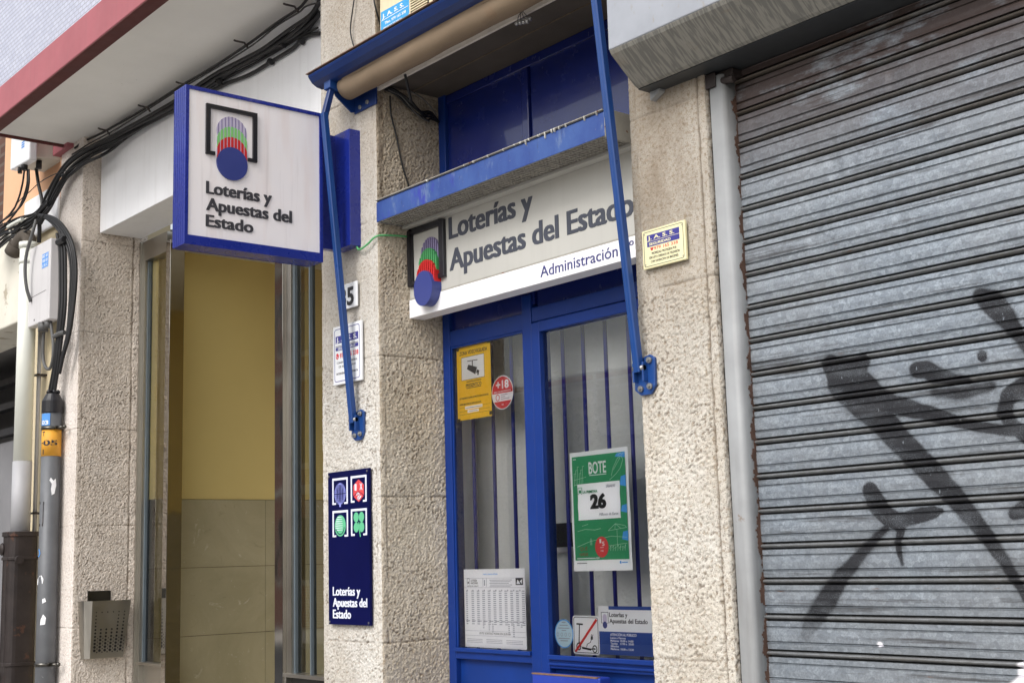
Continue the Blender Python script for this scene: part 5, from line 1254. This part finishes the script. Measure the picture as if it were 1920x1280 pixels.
for r_ in range(12):
    for c_ in range(6):
        if 0 < r_ < 5 and c_ < 4 and not (c_ == 0): continue
        u = .12+.15*c_; v = .20+.06*r_; rad = .0035+.0045*(r_/11)
        p = face(u, v)
        fr_ = Frame(p, (0, 1, 0), (Cv-A).normalized(), nrm); fr_.disc(mb, 0, 0, rad, rad, -.002, .0012, 10)
        if r_ > 6:
            p = face(u+.075, v+.03); Frame(p, (0, 1, 0), (Cv-A).normalized(), nrm).disc(mb, 0, 0, rad*.5, rad*.5, -.002, .0012, 8)
mb.build('perforation', M['black'], bn)

# ================================================================== NEIGHBOURING HOUSE
nb = thing('neighbour_house', 'orange and beige neighbouring house with a stained white beam over a dark garage', 'building', (-10, 0, 0))
MB().box(-8.30, -7.795, -.285, .4, 0, 3.86).build('beige_wall', M['beige_render'], nb)
MB().box(-8.92, -7.80, -.300, .4, 3.87, 7).build('orange_wall', M['orange_render'], nb, .02)
MB().box(-14, -8.925, -.26, .4, 3.87, 7).build('brick_wall', M['red_brick'], nb)
MB().box(-14, -8.28, -.345, -.02, 3.19, 3.86).build('beam', M['neighbour_beam'], nb, .01)
MB().box(-14, -8.28, .9, 1.1, 0, 3.9).box(-8.30, -8.28, .4, .9, 0, 3.9).build('garage_wall', M['garage_grey'], nb)
MB().box(-14, -8.28, -.02, 1.0, 3.3, 3.4).build('garage_ceiling', M['garage_grey'], nb)
MB().box(-14, -8.4, .30, .34, 0, 2.62).build('garage_door', M['metal_door'], nb)
mb = MB()
for zz in (2.66, 2.86, 3.05): mb.box(-14, -8.32, .24, .32, zz, zz+.05)
mb.build('door_track', M['black'], nb)
MB().tube(smooth_path([(-9.2, .2, 2.6), (-9.0, .15, 2.9), (-8.85, .1, 3.0)], 4), .02, 8).ball((-8.82, .1, 3.05), .07, 12).build('garage_lamp', M['garage_grey'], nb)
MB().box(-8.45, -7.85, -.315, -.29, 3.72, 3.985).build('white_patch', M['white_plaster'], nb, .02)

# ================================================================== GROUND AND THE FAR SIDE OF THE STREET
tag(MB().box(-90, 60, -4.4, .2, -.3, 0).build('pavement', M['pavement']), None, None, None, 'structure')
tag(MB().box(-90, 60, -11.0, -4.4, -.5, -.12).build('road', M['asphalt']), None, None, None, 'structure')
tag(MB().box(-90, 60, -60, -11.0, -.5, 0).build('ground', M['pavement']), None, None, None, 'structure')
ob_ = thing('low_house', 'pale low house with a red tiled roof across the street', 'building', (-15, -16, 0))
MB().box(-23.5, -6, -22, -14, 3.85, 4.9).build('upper_wall', M['pale_facade'], ob_)
MB().box(-23.5, -6, -22, -14.05, 0, 3.85).build('lower_wall', M['red_brick'], ob_)
MB().prism([(-13.7, 4.9), (-13.7, 5.0), (-17.5, 5.75), (-22.5, 5.0), (-22.5, 4.9)], -23.8, -5.7, 'x').build('roof', M['roof_tile'], ob_)
MB().box(-17.3, -16.6, -15.6, -15.0, 5.1, 6.0).box(-17.4, -16.5, -15.7, -14.9, 6.0, 6.1).build('chimney', M['roof_tile'], ob_)
mb = MB()
for x in np.arange(-23, -7, 2.6): mb.box(x, x+1.2, -14.06, -13.99, 1.2, 3.2)
mb.build('window', M['dark_glass'], ob_)
mb = MB()
for zz in (4.62, 4.78, 4.92): mb.box(-23.5, -6, -13.42, -13.38, zz, zz+.035)
for x in np.arange(-23.5, -6, 1.9): mb.box(x, x+.04, -13.42, -13.38, 3.9, 4.95)
mb.box(-23.5, -6, -14, -13.3, 3.80, 3.90); mb.build('balcony_rail', M['plate_white'], ob_)
bb_ = thing('brick_block', 'tall red brick block with pale window bands across the street', 'building', (-36, -17, 0))
MB().box(-52, -29, -17.5, -14.5, 0, 13).build('wall', M['far_brick'], bb_)
mb = MB(); mw = MB()
for zz in (1.2, 4.2, 7.2, 10.2):
    for x in np.arange(-51, -30, 2.8):
        mb.box(x-.12, x+1.42, -14.52, -14.44, zz-.15, zz); mb.box(x-.12, x, -14.52, -14.44, zz, zz+1.6); mb.box(x+1.3, x+1.42, -14.52, -14.44, zz, zz+1.6); mw.box(x, x+1.3, -14.51, -14.47, zz, zz+1.6)
    mb.box(-52, -29, -14.52, -14.40, zz+2.2, zz+2.45)
mb.build('window_surround', M['pale_facade'], bb_); mw.build('window', M['dark_glass'], bb_)
def tree(x, y, h, lab, sd_):
    r = random.Random(sd_); t = thing('street_tree', lab, 'tree', (x, y, 0))
    MB().tube([(x, y, 0), (x+.03, y, h*.3), (x-.05, y+.05, h*.6)], [.13, .1, .05], 10).tube([(x, y, h*.35), (x+.5, y+.2, h*.65)], [.06, .03], 8).tube([(x, y, h*.4), (x-.5, y-.2, h*.7)], [.06, .03], 8).build('trunk', M['bark'], t)
    mb = MB()
    cl = [(x+r.uniform(-.9, .9), y+r.uniform(-.9, .9), h*.45+r.uniform(0, h*.5), r.uniform(.35, .7)) for _ in range(16)]
    for cx, cy, cz, cr in cl:
        for _ in range(130):
            d = Vector((r.gauss(0, 1), r.gauss(0, 1), r.gauss(0, 1))).normalized()*cr*r.random()**.4; c = Vector((cx, cy, cz))+d
            a = Vector((r.gauss(0, 1), r.gauss(0, 1), r.gauss(0, 1))).normalized()*.09; b = a.cross(Vector((r.gauss(0, 1), r.gauss(0, 1), r.gauss(0, 1)))).normalized()*.05
            mb.add([c-a, c+b, c+a, c-b], [(0, 1, 2, 3)])
    mb.build('crown', M['leaf'], t)
tree(-17.0, -12.2, 4.2, 'small leafy street tree nearest the chimney house across the road', 1)
tree(-20.5, -12.4, 3.6, 'smaller street tree further left across the road', 2)
